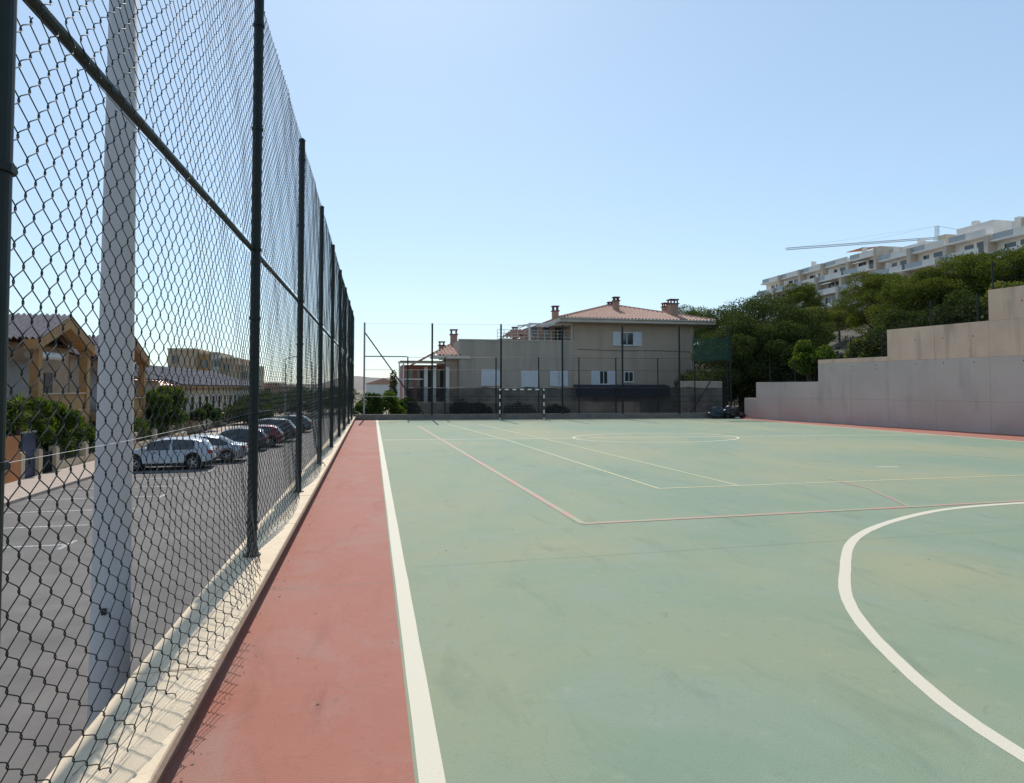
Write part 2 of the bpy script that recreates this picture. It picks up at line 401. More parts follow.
# construction joint across the slab
ribbon('court_joint', [(.42, 6.55), (6, 6.68), (20, 7.0)], .007, .0008, M['joint'])
ribbon('court_joint', [(-.9, 6.1), (.2, 6.1)], .008, .0008, M['joint'])

# ------------------------------------------------------------------ kerb and drop to the street
kb = MB(); yy = -14.0
while yy < 36.4:
    e = min(yy+2.0, 36.5)
    kb.box(-1.27, -.852, yy+.002, e-.002, .118, .195+rnd.uniform(-.004, .004)); yy = e
struct(kb.build('kerb', M['kerb'], bevel=.015))
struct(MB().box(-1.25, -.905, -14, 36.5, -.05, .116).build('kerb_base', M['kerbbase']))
struct(MB().box(-1.37, -1.275, -14, 36.5, -.16, .04).build('kerb_ledge', M['kerbout'], bevel=.01))
tag(MB().box(-1.34, -.935, -14, 36.5, G, -.165).build('retaining_wall', M['kerbout']), 'concrete retaining wall dropping from the court kerb to the street', 'wall')
fk = MB(); a = Vector((-.95, FY(-.95)+.12, 0)); b = Vector((20.85, FY(20.85)+.12, 0)); d = (b-a).normalized(); nn = Vector((-d.y, d.x, 0))*.11
fk.prism([tuple((a-nn)[:2]), tuple((b-nn)[:2]), tuple((b+nn)[:2]), tuple((a+nn)[:2])], 'z', -.05, .30)
tag(fk.build('low_wall', mat('low_wall_render', (.20, .17, .15), .9, (.15, .13, .115), 3), bevel=.01), 'low concrete wall along the foot of the far fence', 'wall')

# street
sheet('parking_lot', [(-12.2, -40), (-1.3, -40), (-1.3, 110), (-12.2, 110)], G+.004, M['asphalt'])
pv = MB(); pv.box(-14.6, -12.2, -40, 110, G-.02, G+.13); struct(pv.build('pavement', M['pave'], bevel=.02))
bay = MB()
for k in range(14):
    y = 11.3+2.6*k; bay.quad((-12.1, y, G+.008), (-7.7, y, G+.008), (-7.7, y+.11, G+.008), (-12.1, y+.11, G+.008))
    if k % 3 == 0: bay.quad((-7.69, y-.45, G+.008), (-7.58, y-.45, G+.008), (-7.58, y+.55, G+.008), (-7.69, y+.55, G+.008))
struct(bay.build('parking_marking', M['baypaint']))

gl_ = random.Random(5); lt_ = MB()
for _ in range(300):
    if gl_.random() < .55: x, y = -.85+abs(gl_.gauss(0, .07)), gl_.uniform(1.5, 34)
    elif gl_.random() < .5: x, y = gl_.uniform(-.8, .2), gl_.uniform(1.5, 30)
    else: x, y = gl_.uniform(.3, 18), gl_.uniform(2, 34)
    a = gl_.uniform(0, 6.28); L = gl_.uniform(.004, .016); W_ = L*gl_.uniform(.25, .6); c, s_ = math.cos(a), math.sin(a); h_ = gl_.uniform(.006, .014)
    lt_.quad((x-c*L, y-s_*L, h_*.5), (x+s_*W_, y-c*W_, h_), (x+c*L, y+s_*L, h_*.6), (x-s_*W_, y+c*W_, .005))
tag(lt_.build('leaf_litter', mat('dry_leaf', (.20, .13, .06), .85, (.36, .30, .20), 3, lo=.4, hi=.6), fix=False), 'tiny dry leaves and grit scattered along the kerb and over the court', 'litter', kind='stuff')

# ------------------------------------------------------------------ chain link mesh
def wires(y1, z0, z1, f, det=3, sides=4, rad=.0021, hw=.062, hz_=.0575, seed=1):
    """one bay of woven wire from y=0..y1; f(y,z)->(dx,dy,dz) displaces it"""
    n = int(round(y1/hw)); hw = y1/n; K = int((z1-z0)/hz_); rg = np.random.default_rng(seed)
    V, Fc = [], []; base = 0
    for i in range(n):
        pts = []
        trim = rg.integers(0, 2)
        for k in range(trim, K+1-(0 if z1 > 4 else rg.integers(0, 2))):
            left = (k+i) % 2 == 0
            y = i*hw-.0045 if left else (i+1)*hw+.0045
            z = z0+k*hz_; s = -1 if left else 1
            if det == 3:
                pts += [(.0034*s, y-s*.0085, z-.013), (.001*s, y-s*.001, z-.004), (-.001*s, y-s*.001, z+.004), (-.0034*s, y-s*.0085, z+.013)]
            else: pts.append((.002*s, y, z))
        p = np.array(pts); q = p+np.stack(f(p[:, 1], p[:, 2]), 1); m = len(q)
        t = np.empty_like(q); t[1:-1] = q[2:]-q[:-2]; t[0] = q[1]-q[0]; t[-1] = q[-1]-q[-2]
        t /= np.linalg.norm(t, axis=1)[:, None]
        a = np.cross(t, [1., 0, 0]); a /= np.linalg.norm(a, axis=1)[:, None]; b = np.cross(t, a)
        th = 2*np.pi*np.arange(sides)/sides
        V.append((q[:, None]+rad*(a[:, None]*np.cos(th)[:, None]+b[:, None]*np.sin(th)[:, None])).reshape(-1, 3))
        k = np.arange(m-1)[:, None]*sides+base; j = np.arange(sides); j2 = (j+1) % sides
        Fc.append(np.stack([k+j, k+j2, k+sides+j2, k+sides+j], 2).reshape(-1, 4)); base += m*sides
    V = np.concatenate(V); Fc = np.concatenate(Fc)
    return np_mesh('mesh_panel', V, Fc)
def np_mesh(name, V, Fq, smooth=True):
    me = bpy.data.meshes.new(name); nf, k = Fq.shape
    me.vertices.add(len(V)); me.vertices.foreach_set('co', V.astype(np.float32).ravel())
    me.loops.add(nf*k); me.loops.foreach_set('vertex_index', Fq.astype(np.int32).ravel())
    me.polygons.add(nf); me.polygons.foreach_set('loop_start', (np.arange(nf)*k).astype(np.int32))
    me.polygons.foreach_set('use_smooth', np.full(nf, smooth)); me.update(calc_edges=True); me.validate()
    return me
def wob(seed, amp):
    g = np.random.default_rng(seed); ph = g.uniform(0, 6.28, 12)
    def f(y, z):
        dx = amp*(np.sin(1.7*y+1.1*z+ph[0])+.7*np.sin(3.1*y-2.3*z+ph[1])+.4*np.sin(7*y+5*z+ph[2])+.25*np.sin(13*y-9*z+ph[3]))
        dy = amp*.35*(np.sin(2.2*y+1.9*z+ph[4])+.6*np.sin(6.1*z+2*y+ph[5])+.4*np.sin(17*z-4*y+ph[6])+.3*np.sin(31*y+23*z+ph[7]))
        dz = amp*.35*(np.sin(2.6*y-1.3*z+ph[8])+.6*np.sin(5.7*y+3.1*z+ph[9])+.4*np.sin(14*y+9*z+ph[10])+.3*np.sin(27*y-29*z+ph[11]))
        return dx, dy, dz
    return f
def lower(seed, L, amp, bul, peak, top=1.5, lift=.0):
    wb = wob(seed, amp)
    def f(y, z):
        dx, dy, dz = wb(y, z); u = np.clip(y/L, 0, 1)
        e = np.minimum(1, 6*u)*np.minimum(1, 6*(1-u))
        t = np.clip((top-z)/(top-.2), 0, 1)
        s = np.sin(np.pi*u**peak)
        dx = dx*e+bul*s*t**1.6
        dz = dz*e+lift*s*t**2
        return dx, dy*e, dz
    return f
fence = thing('chain_link_fence', 'tall dark green chain link fence along the left side of the court', 'fence', (-1.08-.029, 0, 0), R(-.25))
PY = [-2.13, 2.21, 6.55, 10.35, 14.15, 17.95, 21.75, 25.55, 29.35, 33.15]
TOP, MID = 5.5, 3.05
for y in PY:
    p = MB().tube([(0, y, .15), (0, y, TOP)], .044, 20); p.tube([(0, y, .19), (0, y, .207)], .08, 14)
    p.tube([(0, y, TOP), (0, y, TOP+.03)], [.052, .03], 14)
    p.build('post', M['post'], fence, smooth=False)
meshes = {}
L0 = 4.34
meshes['near_low'] = wires(L0, .245, MID-.04, lower(3, L0, .012, .36, 1.1, 1.55, .15), 3, 6, .0021, seed=3)
meshes['near_up'] = wires(L0, MID-.02, TOP+.06, lower(5, L0, .011, .0, 1), 3, 5, .0022, seed=5)
meshes['b_low'] = wires(3.8, .245, MID-.04, lower(7, 3.8, .007, .16, 1.0, 1.6), 3, 4, .0025, seed=7)
meshes['b_up'] = wires(3.8, MID-.02, TOP+.06, lower(9, 3.8, .007, 0, 1), 3, 4, .0025, seed=9)
meshes['c_low'] = wires(3.8, .245, MID-.04, lower(11, 3.8, .006, .13, 1.6, 1.3), 1, 4, .0023, seed=11)
meshes['c_up'] = wires(3.8, MID-.02, TOP+.06, lower(13, 3.8, .006, 0, 1), 1, 4, .0023, seed=13)
meshes['d_low'] = wires(3.35, .245, MID-.04, lower(15, 3.35, .022, .13, .7, 1.3), 1, 4, .0022, seed=15)
for i, y in enumerate(PY):
    k = 'near' if i < 2 else ('b' if i in (2, 3) else 'c')
    for part in ('low', 'up'):
        o = link('mesh_panel', meshes[f'{k}_{part}'], M['wire'], fence); o.location = (.0, y, 0)
        if i == 9: o.scale.y = 3.2/3.8
        if i in (6, 8): o.location.y = y+3.8; o.rotation_euler.z = 0; o.scale.y = -1
YE = 36.35
for i, y in enumerate(PY):
    e = PY[i+1] if i < len(PY)-1 else YE
    MB().tube([(-.03, y+.045, MID), (-.03, e-.045, MID)], .024, 10).build('rail', M['post'], fence)
def wire_run(z, r, m, sag=.0, x=.004, seed=0):
    g = random.Random(seed); pts = []
    ys = PY+[YE]
    for a, b in zip(ys[:-1], ys[1:]):
        for k in range(8):
            t = k/8; pts.append((x, a+(b-a)*t, z-sag*4*t*(1-t)*g.uniform(.7, 1.2)))
    pts.append((x, YE, z)); MB().tube(pts, r, 5).build('tension_wire', m, fence)
wire_run(1.52, .0009, M['galv'], .015, .006)
wire_run(TOP-.02, .002, M['wire'], .01)
wire_run(MID-.06, .002, M['wire'], .03)
wire_run(.30, .002, M['wire'], .02, .01)
# loose lower tension wires pulled along by the sagging mesh in the near bay
for off, zz in ((.15, .36), (.20, .29)):
    MB().tube([(off*math.sin(math.pi*(k/16)**1.25)+.01, 2.21+4.34*k/16, zz-.02*math.sin(k*.6)) for k in range(17)], .002, 5).build('tension_wire', M['wire'], fence)
MB().tube([(.05, 14.2, .18), (.16, 13.6, .2), (.10, 12.6, .5), (.03, 12.1, 1.2), (.02, 12.0, 2.2)], .006, 6).build('loose_cable', M['wire'], fence)
for y in PY[1:6]:
    for z in (.5, 1.52, 2.4, 3.05, 4.2, 5.2):
        MB().tube([(0, y, z-.012), (0, y, z+.012)], .054, 12, cap=True).build('clamp', M['post'], fence)

# ------------------------------------------------------------------ lamp post beside the court
lp = thing('lamp_post', 'thick pale grey tapered lamp post standing on the street just behind the chain link fence', 'lamp post', (-2.1, 6.1, G))
MB().tube([(0, 0, .1), (0, 0, 2.0), (0, 0, 5), (0, 0, 10)], [.160, .148, .125, .088], 40).build('pole', M['lamp'], lp, smooth=True)
MB().box(-.28, .28, -.28, .28, 0, .1).build('base_plate', M['kerbout'], lp, bevel=.02)
MB().box(-.06, .06, -.172, -.145, 1.0, 1.32).build('access_hatch', M['lamp'], lp, bevel=.006)
MB().box(-.018, .018, -.165, -.145, 2.22, 2.27).build('bolt', M['dark'], lp)
MB().tube([(-.0, 0, 9.9), (-.5, 0, 10.1), (-.9, 0, 10.15)], [.05, .045, .04], 10).build('arm', M['lamp'], lp)
MB().box(-1.5, -.85, -.14, .14, 10.08, 10.22).build('lantern', M['lamp'], lp, bevel=.03)

# ------------------------------------------------------------------ far fence
def fpt(x, z, off=0): return Vector((x, FY(x)+off, z))
ff = thing('chain_link_fence', 'tall see-through chain link fence across the far end of the court', 'fence', (0, 0, 0))
def fxp(px, off=0.):
    d = ray(px, 400); r = d[0]/d[1]; return r*(36.35-.034+off)/(1+.085*r)
fpx = [fxp(p) for p in (364, 432, 501, 562.5, 622.7, 679.7, 731)]
for i, x in enumerate(fpx):
    MB().tube([fpt(x, .28), fpt(x, 5.25)], .05, 12).build('post', M['postgrey'] if i == 0 else M['post'], ff)
ang = math.atan(-.085)
lw = wires(3.62, .32, 2.7, lower(21, 3.62, .02, .0, 1), 1, 3, .0021, .08, .06, seed=21)
uw = wires(3.62, 2.7, 5.25, lower(22, 3.62, .02, .0, 1), 1, 3, .0017, .08, .06, seed=22)
for i in range(len(fpx)-1):
    Lx = fpx[i+1]-fpx[i]
    for me in (lw, uw):
        o = link('mesh_panel', me, M['wire'], ff); p = fpt(fpx[i], 0); o.location = p
        o.rotation_euler.z = -math.pi/2+ang; o.scale.y = Lx/math.cos(ang)/3.62
for z, r in ((1.25, .012), (2.7, .012), (3.4, .006), (5.22, .004)):
    MB().tube([fpt(fpx[0], z), fpt(fpx[-1], z)], r, 6).build('rail', M['post'], ff)
MB().tube([fpt(-.42, 4.75, .05), fpt(2.75, .3, .05)], .035, 8).build('brace', M['post'], ff)
MB().tube([fpt(fxp(712), 2.2, .05), fpt(fxp(691), .3, .05)], .035, 8).build('brace', M['post'], ff)
# inner ball stop fence, lower
bf = thing('ball_stop_fence', 'lower dark post and rail fence close behind the goal', 'fence', (0, 0, 0))
bx_ = [fxp(p, .45) for p in (407.6, 445, 496, 538.7, 579, 616, 658, 695, 728)]
for x in bx_: MB().tube([fpt(x, .0, .45), fpt(x, 3.45, .45)], .035, 10).build('post', M['post'], bf)
for z in (3.42, 1.72, .95): MB().tube([fpt(bx_[0], z, .45), fpt(bx_[-1], z, .45)], .014, 6).build('rail', M['post'], bf)
for i in range(len(bx_)-1):
    o = link('mesh_panel', lw, M['wire'], bf); o.location = fpt(bx_[i], -.3, .45); o.rotation_euler.z = -math.pi/2+ang
    o.scale = (1, (bx_[i+1]-bx_[i])/math.cos(ang)/3.62, 1.36)
MB().tube([fpt(-.42, 3.45, .4), fpt(1.87, 3.45, .45)], .03, 8).build('rail', M['postgrey'], bf)
# shade cloths
def cloth(name, x0, x1, z0, z1, off, m, label, cat, seed):
    g = np.random.default_rng(seed); nx, nz = 40, 14
    X = np.linspace(x0, x1, nx); Z = np.linspace(0, 1, nz); V = []
    for k, tz in enumerate(Z):
        for x in X:
            zz = z0+(z1-z0)*tz+(.05*math.sin(x*2.1+seed)+.03*math.sin(x*5.3))*(1 if k in (0, nz-1) else .6)
            V.append((x, FY(x)+off+.03*math.sin(x*3+tz*4)+.02*math.sin(x*7.1), zz))
    Fq = np.array([[k*nx+i, k*nx+i+1, (k+1)*nx+i+1, (k+1)*nx+i] for k in range(nz-1) for i in range(nx-1)])
    return tag(link(name, np_mesh(name, np.array(V), Fq), m), label, cat)
cloth('shade_netting', bx_[0], bx_[-1], .1, 1.74, .50, M['darknet'], 'dark see-through shade netting hung low along the fence behind the goal', 'netting', 2)
cloth('green_netting', fxp(694), fxp(733), 3.3, 4.62, .07, M['greennet'], 'dark green netting tied high on the right end of the far fence', 'netting', 3)

# ------------------------------------------------------------------ goal
gl = thing('goal', 'small goal with dark and white banded posts in front of the far fence', 'goal', (8.03, 35.25, 0), ang)
M['band'] = None
def band_mat(axis):
    m = bpy.data.materials.new('banded_paint'); m.use_nodes = True; n = m.node_tree.nodes; l = m.node_tree.links
    tc = n.new('ShaderNodeTexCoord'); sp_ = n.new('ShaderNodeSeparateXYZ'); l.new(tc.outputs['Object'], sp_.inputs[0])
    a = n.new('ShaderNodeMath'); a.operation = 'MULTIPLY_ADD'; a.inputs[1].default_value = 1/.42; a.inputs[2].default_value = 10.25; l.new(sp_.outputs[axis], a.inputs[0])
    b = n.new('ShaderNodeMath'); b.operation = 'FRACT'; l.new(a.outputs[0], b.inputs[0])
    c = n.new('ShaderNodeMath'); c.operation = 'GREATER_THAN'; c.inputs[1].default_value = .5; l.new(b.outputs[0], c.inputs[0])
    x = n.new('ShaderNodeMix'); x.data_type = 'RGBA'; x.inputs[6].default_value = (.74, .73, .69, 1); x.inputs[7].default_value = (.02, .02, .025, 1)
    l.new(c.outputs[0], x.inputs[0]); l.new(x.outputs[2], n['Principled BSDF'].inputs['Base Color']); n['Principled BSDF'].inputs['Roughness'].default_value = .5
    return m
bm_, bmx_ = band_mat('Z'), band_mat('X')
for s in (-1, 1):
    o = MB().box(-.032, .032, -.032, .032, 0, 1.672).build('goal_post', bm_, gl, bevel=.008); o.location = (s*1.22, 0, 0)
o = MB().box(-1.187, 1.187, -.032, .032, -.032, .032).build('crossbar', bmx_, gl, bevel=.008); o.location = (0, 0, 1.64)
for s in (-1, 1):
    MB().tube([(s*1.22, .03, 1.62), (s*1.22, .5, 1.6), (s*1.22, .95, .03)], .018, 8).build('stay', M['post'], gl)
MB().tube([(-1.22, .95, .03), (1.22, .95, .03)], .018, 8).build('ground_bar', M['post'], gl)
net = MB()
for k in range(21):
    x = -1.2+2.4*k/20; net.tube([(x, .05, 1.6), (x, .5, 1.55), (x, .75, .8), (x, .93, .05)], .0025, 3, False)
for k in range(12):
    t = k/11; z = 1.55*(1-t)+.06; y = .5+.43*t; net.tube([(-1.2, .05, z), (-1.2, y, z), (1.2, y, z), (1.2, .05, z)], .0025, 3, False)
net.build('goal_net', mat('net_cord', (.25, .25, .26), .9), gl)

# ------------------------------------------------------------------ heap in the far right corner
def lump(name, c, r, seed, m, sc_=(1, 1, 1)):
    bm = bmesh.new(); bmesh.ops.create_icosphere(bm, subdivisions=3, radius=1)
    g = random.Random(seed); ph = [g.uniform(0, 6) for _ in range(9)]
    for v in bm.verts:
        k = 1+.16*math.sin(3*v.co.x+ph[0])*math.sin(4*v.co.y+ph[1])+.10*math.sin(7*v.co.z+5*v.co.x+ph[2])+.09*abs(math.sin(9*v.co.y+6*v.co.x+ph[3]))-.08*abs(math.sin(8*v.co.z-7*v.co.x+ph[4]))+.05*math.sin(21*v.co.x+17*v.co.z)
        v.co *= k; v.co = Vector((v.co.x*r*sc_[0], v.co.y*r*sc_[1], max(v.co.z*r*sc_[2], -r*sc_[2]*.7)))
    me = bpy.data.meshes.new(name); bm.to_mesh(me); bm.free()
    o = link(name, me, m); o.location = c; return o
tag(lump('refuse_bag', (19.95, 34.15, .30), .42, 1, M['bag'], (1.1, .9, 1.0)), 'bulging black plastic bag heaped in the far corner by the concrete wall', 'bag')
tag(lump('refuse_bag', (20.4, 34.0, .16), .26, 4, M['bag'], (1.2, .9, .8)), 'small black bag lying against the foot of the concrete wall', 'bag')
tag(lump('folded_tarp', (19.15, 34.3, .30), .42, 2, M['tarp'], (1.25, .7, .85)), 'crumpled blue grey tarpaulin heaped beside the black bag at the far fence', 'tarpaulin')
tag(lump('paper_scrap', (20.1, 33.7, .05), .09, 3, M['white'], (1.5, 1, .5)), 'white scrap of litter in front of the black bag', 'litter')

# ------------------------------------------------------------------ concrete wall on the right
cw = thing('concrete_wall', 'long stepped concrete wall rising along the right side of the court, grey below and raw above', 'wall', (23.19, 20.96, 0), WA)
steps = [(-34, 0, 5.5), (0, 4.38, 4.32), (4.38, 8.27, 3.13), (8.27, 12.66, 2.04), (12.66, 13.62, 1.15)]
for y0, y1, zt in steps:
    k = max(1, round((y1-y0)/1.25 if y1 > -1 else (y1-y0)/2.5)); mb = MB()
    zs = [-.05, 1.2, 2.93, 4.3, zt]; zs = sorted(set([z for z in zs if z < zt-.15]+[zt]))
    nb = 1 if y1 > 13 else max(1, round((y1-y0)/2.45))
    for i in range(nb):
        ya = y0+(y1-y0)*i/nb; yb = y0+(y1-y0)*(i+1)/nb
        for j in range(len(zs)-1):
            mb.box(-rnd.uniform(0, .008), .32, ya+.002, yb-.002, zs[j]+(.0015 if j else 0), zs[j+1]-(.0015 if j < len(zs)-2 else 0))
    mb.build('wall_section', M['concrete'], cw, bevel=.005)
    MB().box(.04, .28, y0+.01, y1-.01, -.05, zt-.02).build('wall_core', M['concrete'], cw)
ties = MB()
for y0, y1, zt in steps[:3]:
    y = max(y0, -14)+.6
    while y < y1-.3:
        for z in (2.75, zt-.55):
            ties.tube([(-.012, y, z), (-.004, y, z)], .022, 8)
        y += 1.22
ties.build('tie_hole', M['dark'], cw)
# fence on top of the wall
tf = thing('wire_fence', 'thin black wire fence on top of the stepped concrete wall', 'fence', (23.19, 20.96, 0), WA)
def wall_l(px):
    d = ray(px, 400); t = (23.19-WK*20.96)/(d[0]-WK*d[1]); return (d[1]*t-20.96)/math.cos(WA)
for y, z0, z1 in ((wall_l(849), 3.13, 4.15), (wall_l(880), 3.13, 4.2), (wall_l(930), 4.32, 5.4), (wall_l(977), 4.32, 5.45), (wall_l(993), 5.5, 6.6), (-3.4, 5.5, 6.6), (-6.8, 5.5, 6.6), (wall_l(793), 2.04, 3.2), (wall_l(768), 2.04, 3.2)):
    MB().tube([(.17, y, z0-.05), (.17, y, z1)], .032, 8).build('post', M['post'], tf)
wf = MB()
for a, b, z0 in ((-10, 0, 5.5), (0, 4.38, 4.32), (4.38, 8.27, 3.13), (8.27, 12.66, 2.04)):
    for h in (.08, .4, .72, 1.02): wf.tube([(.17, a, z0+h), (.17, b, z0+h)], .003, 4, False)
    for k in range(int((b-a)/.14)): wf.tube([(.17, a+k*.14, z0+.08), (.17, a+k*.14+.07, z0+.55), (.17, a+k*.14, z0+1.02)], .0017, 3, False)
wf.build('fence_mesh', M['wire'], tf)

# ------------------------------------------------------------------ hillside terrain
def terr(x, y):
    base = 4.6 if y < 19 else max(4.6-(y-19)*.26, -.8)
    s = max(0, x-22.5)
    rise = .17*s if s < 80 else 13.6+.02*(s-80)
    k = min(1, s/60)
    z = base*(1-k)+k*2.2+rise
    n_ = .5*math.sin(x*.31+y*.2)+.35*math.sin(x*.13-y*.37+1)+.18*math.sin(x*.9+y*.7)
    return z+n_*min(1, s/6)
def terr_right(x, y):
    return terr(x, y)
nx, ny = 110, 120
xs = np.concatenate([np.linspace(22.32, 60, 60), np.linspace(62, 420, 50)]); ys = np.concatenate([np.linspace(-40, 120, 100), np.linspace(126, 420, 20)])
shf = lambda x, y: x+(max(-1.5, min(8, WK*(y-27)+.35))*max(0, 1-(x-22.3)/40))
V = np.array([(shf(x, y), y, terr(shf(x, y), y)) for y in ys for x in xs]); Fq = np.array([[j*nx+i, j*nx+i+1, (j+1)*nx+i+1, (j+1)*nx+i] for j in range(ny-1) for i in range(nx-1)])
struct(link('hillside', np_mesh('hillside', V, Fq), M['hill']))
# ground behind the far fence, level with the houses
struct(MB().box(-1.42, 22.31, 36.7, 130, G-.01, -.62).build('terrace_ground', M['ground']))
# far hills
nh = 120; V = []; 
for k in range(nh+1):
    x = -900+2900*k/nh; y = 1500
    z = 12+9*math.sin(k*.21)+6*math.sin(k*.53+1)+3*math.sin(k*1.3)+ (30*max(0, (x-300)/1500))
    V += [(x, y-250, G-1), (x, y, max(z, 4)), (x, y+400, G-1)]
Fq = np.array([[3*k+j, 3*k+3+j, 3*k+4+j, 3*k+1+j] for k in range(nh) for j in (0, 1)])
struct(link('far_hills', np_mesh('far_hills', np.array(V, float), Fq), M['farhill']))

# ------------------------------------------------------------------ vegetation
def leaves(name, clumps, n, size, m, parent, seed, asp=2.2, droop=0.):
    """n leaf tufts spread through clumps (cx,cy,cz,rx,ry,rz)"""
    g = np.random.default_rng(seed); cl = np.array(clumps, float)
    wgt = (cl[:, 3]*cl[:, 4]*cl[:, 5])**.66; idx = g.choice(len(cl), n, p=wgt/wgt.sum())
    d = g.normal(size=(n, 3)); d /= np.linalg.norm(d, axis=1)[:, None]
    r = g.uniform(.2, 1, n)**.35*g.uniform(.86, 1.12, n)
    P = cl[idx, :3]+d*r[:, None]*cl[idx, 3:]
    t = d*.8+g.normal(size=(n, 3))*.7; t[:, 2] += .25-droop; t /= np.linalg.norm(t, axis=1)[:, None]
    a = np.cross(t, g.normal(size=(n, 3))); a /= np.linalg.norm(a, axis=1)[:, None]
    s = size*g.uniform(.6, 1.4, n)[:, None]
    q = np.stack([P-a*s/asp*.5, P+t*s*.45-a*s/asp*.12+a*s/asp*.7*0, P+t*s, P+t*s*.4+a*s/asp*.6], 1)
    q[:, 1] = P+t*s*.45-a*s/asp*.6; q[:, 0] = P
    V = q.reshape(-1, 3); Fq = np.arange(4*n).reshape(-1, 4)
    return link(name, np_mesh(name, V, Fq, False), m, parent)
def pine(name, label, loc, h, wd, m, seed, n=9000, group=None, lean=0., low=.35, size=.125):
    """spreading Mediterranean pine: crown of many needle pads on forked limbs"""
    g = random.Random(seed); t = thing(name, label, 'tree', loc, g.uniform(0, 6.28), group)
    th = h*.55; tk = MB()
    tp = [(0, 0, -.4)]+[(lean*k/5*h*.2+.1*h/6*math.sin(k*1.7+seed), .08*h/6*math.sin(k*2.3+seed), th*k/5) for k in range(1, 6)]
    tk.tube(tp, [.05*h*.5*(1-.13*k)+.03 for k in range(6)], 9)
    clumps = []; k = 36
    for i in range(k):
        a = i*2.399+g.uniform(-.5, .5); rr = math.sqrt((i+.3)/k)*g.uniform(.85, 1.0)
        dome = math.sqrt(max(0, 1-rr*rr*.92)); s = wd*g.uniform(.085, .165)
        top_ = h-s*.75; zc = h*low+(top_-h*low)*dome*(g.uniform(.82, 1.0) if i % 3 else g.uniform(.3, .75))
        R_ = wd/2*rr*g.uniform(.8, 1.1)*(1-.12*(i % 3 == 0))
        c = Vector((math.cos(a)*R_+lean*h*.2, math.sin(a)*R_, zc))
        clumps.append((c.x, c.y, c.z, s*1.2, s*1.2, s*g.uniform(.6, .85)))
        if i % 3 == 0:
            st = Vector(tp[3+(i//3) % 3]); mid = (st+c)/2+Vector((0, 0, -.1*h*rr))
            tk.tube([st, mid, c], [.016*h, .011*h, .004*h], 6)
    tk.build('trunk', M['trunk'], t)
    leaves('crown', clumps, n, size, m, t, seed)
    return t
def bush(name, label, loc, rx, ry, h, m, seed, n=3500, size=.16, cat='bush', group=None):
    g = random.Random(seed); t = thing(name, label, cat, loc, 0, group); cl = []; st = MB()
    for i in range(22):
        a = g.uniform(0, 6.28); rr = math.sqrt(g.random())*.8; z = h*(.22+.62*(1-rr*rr*.6)*g.uniform(.4, 1))
        s = min(rx, ry)*g.uniform(.22, .4); cl.append((math.cos(a)*rr*rx, math.sin(a)*rr*ry, z, s, s, s*.85))
        if i < 7: st.tube([(g.uniform(-.1, .1), g.uniform(-.1, .1), -.1), (cl[-1][0]*.5, cl[-1][1]*.5, z*.5), cl[-1][:3]], [.04, .03, .012], 5)
    st.build('stem', M['trunk'], t); leaves('foliage', cl, n, size, m, t, seed, 1.7)
    return t
def ppos(x, zc, z=None):
    """pixel column and depth -> ground point on the hillside"""
    d = ray(x, 380); k = zc/(d[0]*_fw[0]+d[1]*_fw[1]+d[2]*_fw[2]); X, Y = d[0]*k, d[1]*k
    return X, Y, (terr(X, Y) if X > 22.4 else -.62) if z is None else z
def top_z(x, y, zc):
    d = ray(x, y); k = zc/(d[0]*_fw[0]+d[1]*_fw[1]+d[2]*_fw[2]); return HC+d[2]*k
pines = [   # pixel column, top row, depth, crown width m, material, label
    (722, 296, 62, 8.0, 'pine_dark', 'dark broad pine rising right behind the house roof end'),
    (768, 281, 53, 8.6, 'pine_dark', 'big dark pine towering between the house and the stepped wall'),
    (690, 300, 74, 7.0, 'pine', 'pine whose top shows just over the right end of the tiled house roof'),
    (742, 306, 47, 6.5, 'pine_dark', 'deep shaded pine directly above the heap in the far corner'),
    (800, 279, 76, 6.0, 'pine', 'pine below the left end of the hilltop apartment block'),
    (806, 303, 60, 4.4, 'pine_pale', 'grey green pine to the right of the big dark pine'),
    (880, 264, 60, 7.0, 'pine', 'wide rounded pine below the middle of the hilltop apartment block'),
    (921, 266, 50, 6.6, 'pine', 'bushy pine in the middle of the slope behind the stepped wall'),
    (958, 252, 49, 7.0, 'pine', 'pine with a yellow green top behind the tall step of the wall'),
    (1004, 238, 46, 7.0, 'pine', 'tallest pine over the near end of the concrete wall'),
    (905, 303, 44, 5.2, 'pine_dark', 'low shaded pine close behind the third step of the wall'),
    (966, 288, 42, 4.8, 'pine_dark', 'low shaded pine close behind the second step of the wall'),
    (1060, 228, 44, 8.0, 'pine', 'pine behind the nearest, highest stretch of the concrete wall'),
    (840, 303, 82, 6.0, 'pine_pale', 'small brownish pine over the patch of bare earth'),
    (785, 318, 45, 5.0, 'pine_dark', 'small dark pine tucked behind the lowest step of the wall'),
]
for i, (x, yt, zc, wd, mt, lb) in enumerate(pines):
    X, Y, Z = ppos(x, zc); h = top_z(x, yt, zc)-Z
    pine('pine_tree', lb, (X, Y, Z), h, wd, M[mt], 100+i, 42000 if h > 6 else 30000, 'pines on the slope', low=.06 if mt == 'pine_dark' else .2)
X, Y, Z = ppos(812, 40); bush('shrub', 'bright green upright shrub behind the third step of the wall', (X, Y, Z), 1.25, 1.2, top_z(812, 327, 40)-Z, M['bush'], 31, 9000, .12)
X, Y, Z = ppos(862, 39); bush('shrub', 'pale shrub behind the wall between two black fence posts', (X, Y, Z), 1.3, 1.2, top_z(862, 327, 39)-Z, M['pine_pale'], 32, 8000, .12)
X, Y, Z = ppos(1010, 31); bush('shrub', 'light green shrub peeping over the highest step of the wall', (X, Y, Z), 1.1, 1.1, top_z(1010, 276, 31)-Z, M['pine_pale'], 33, 8000, .1)
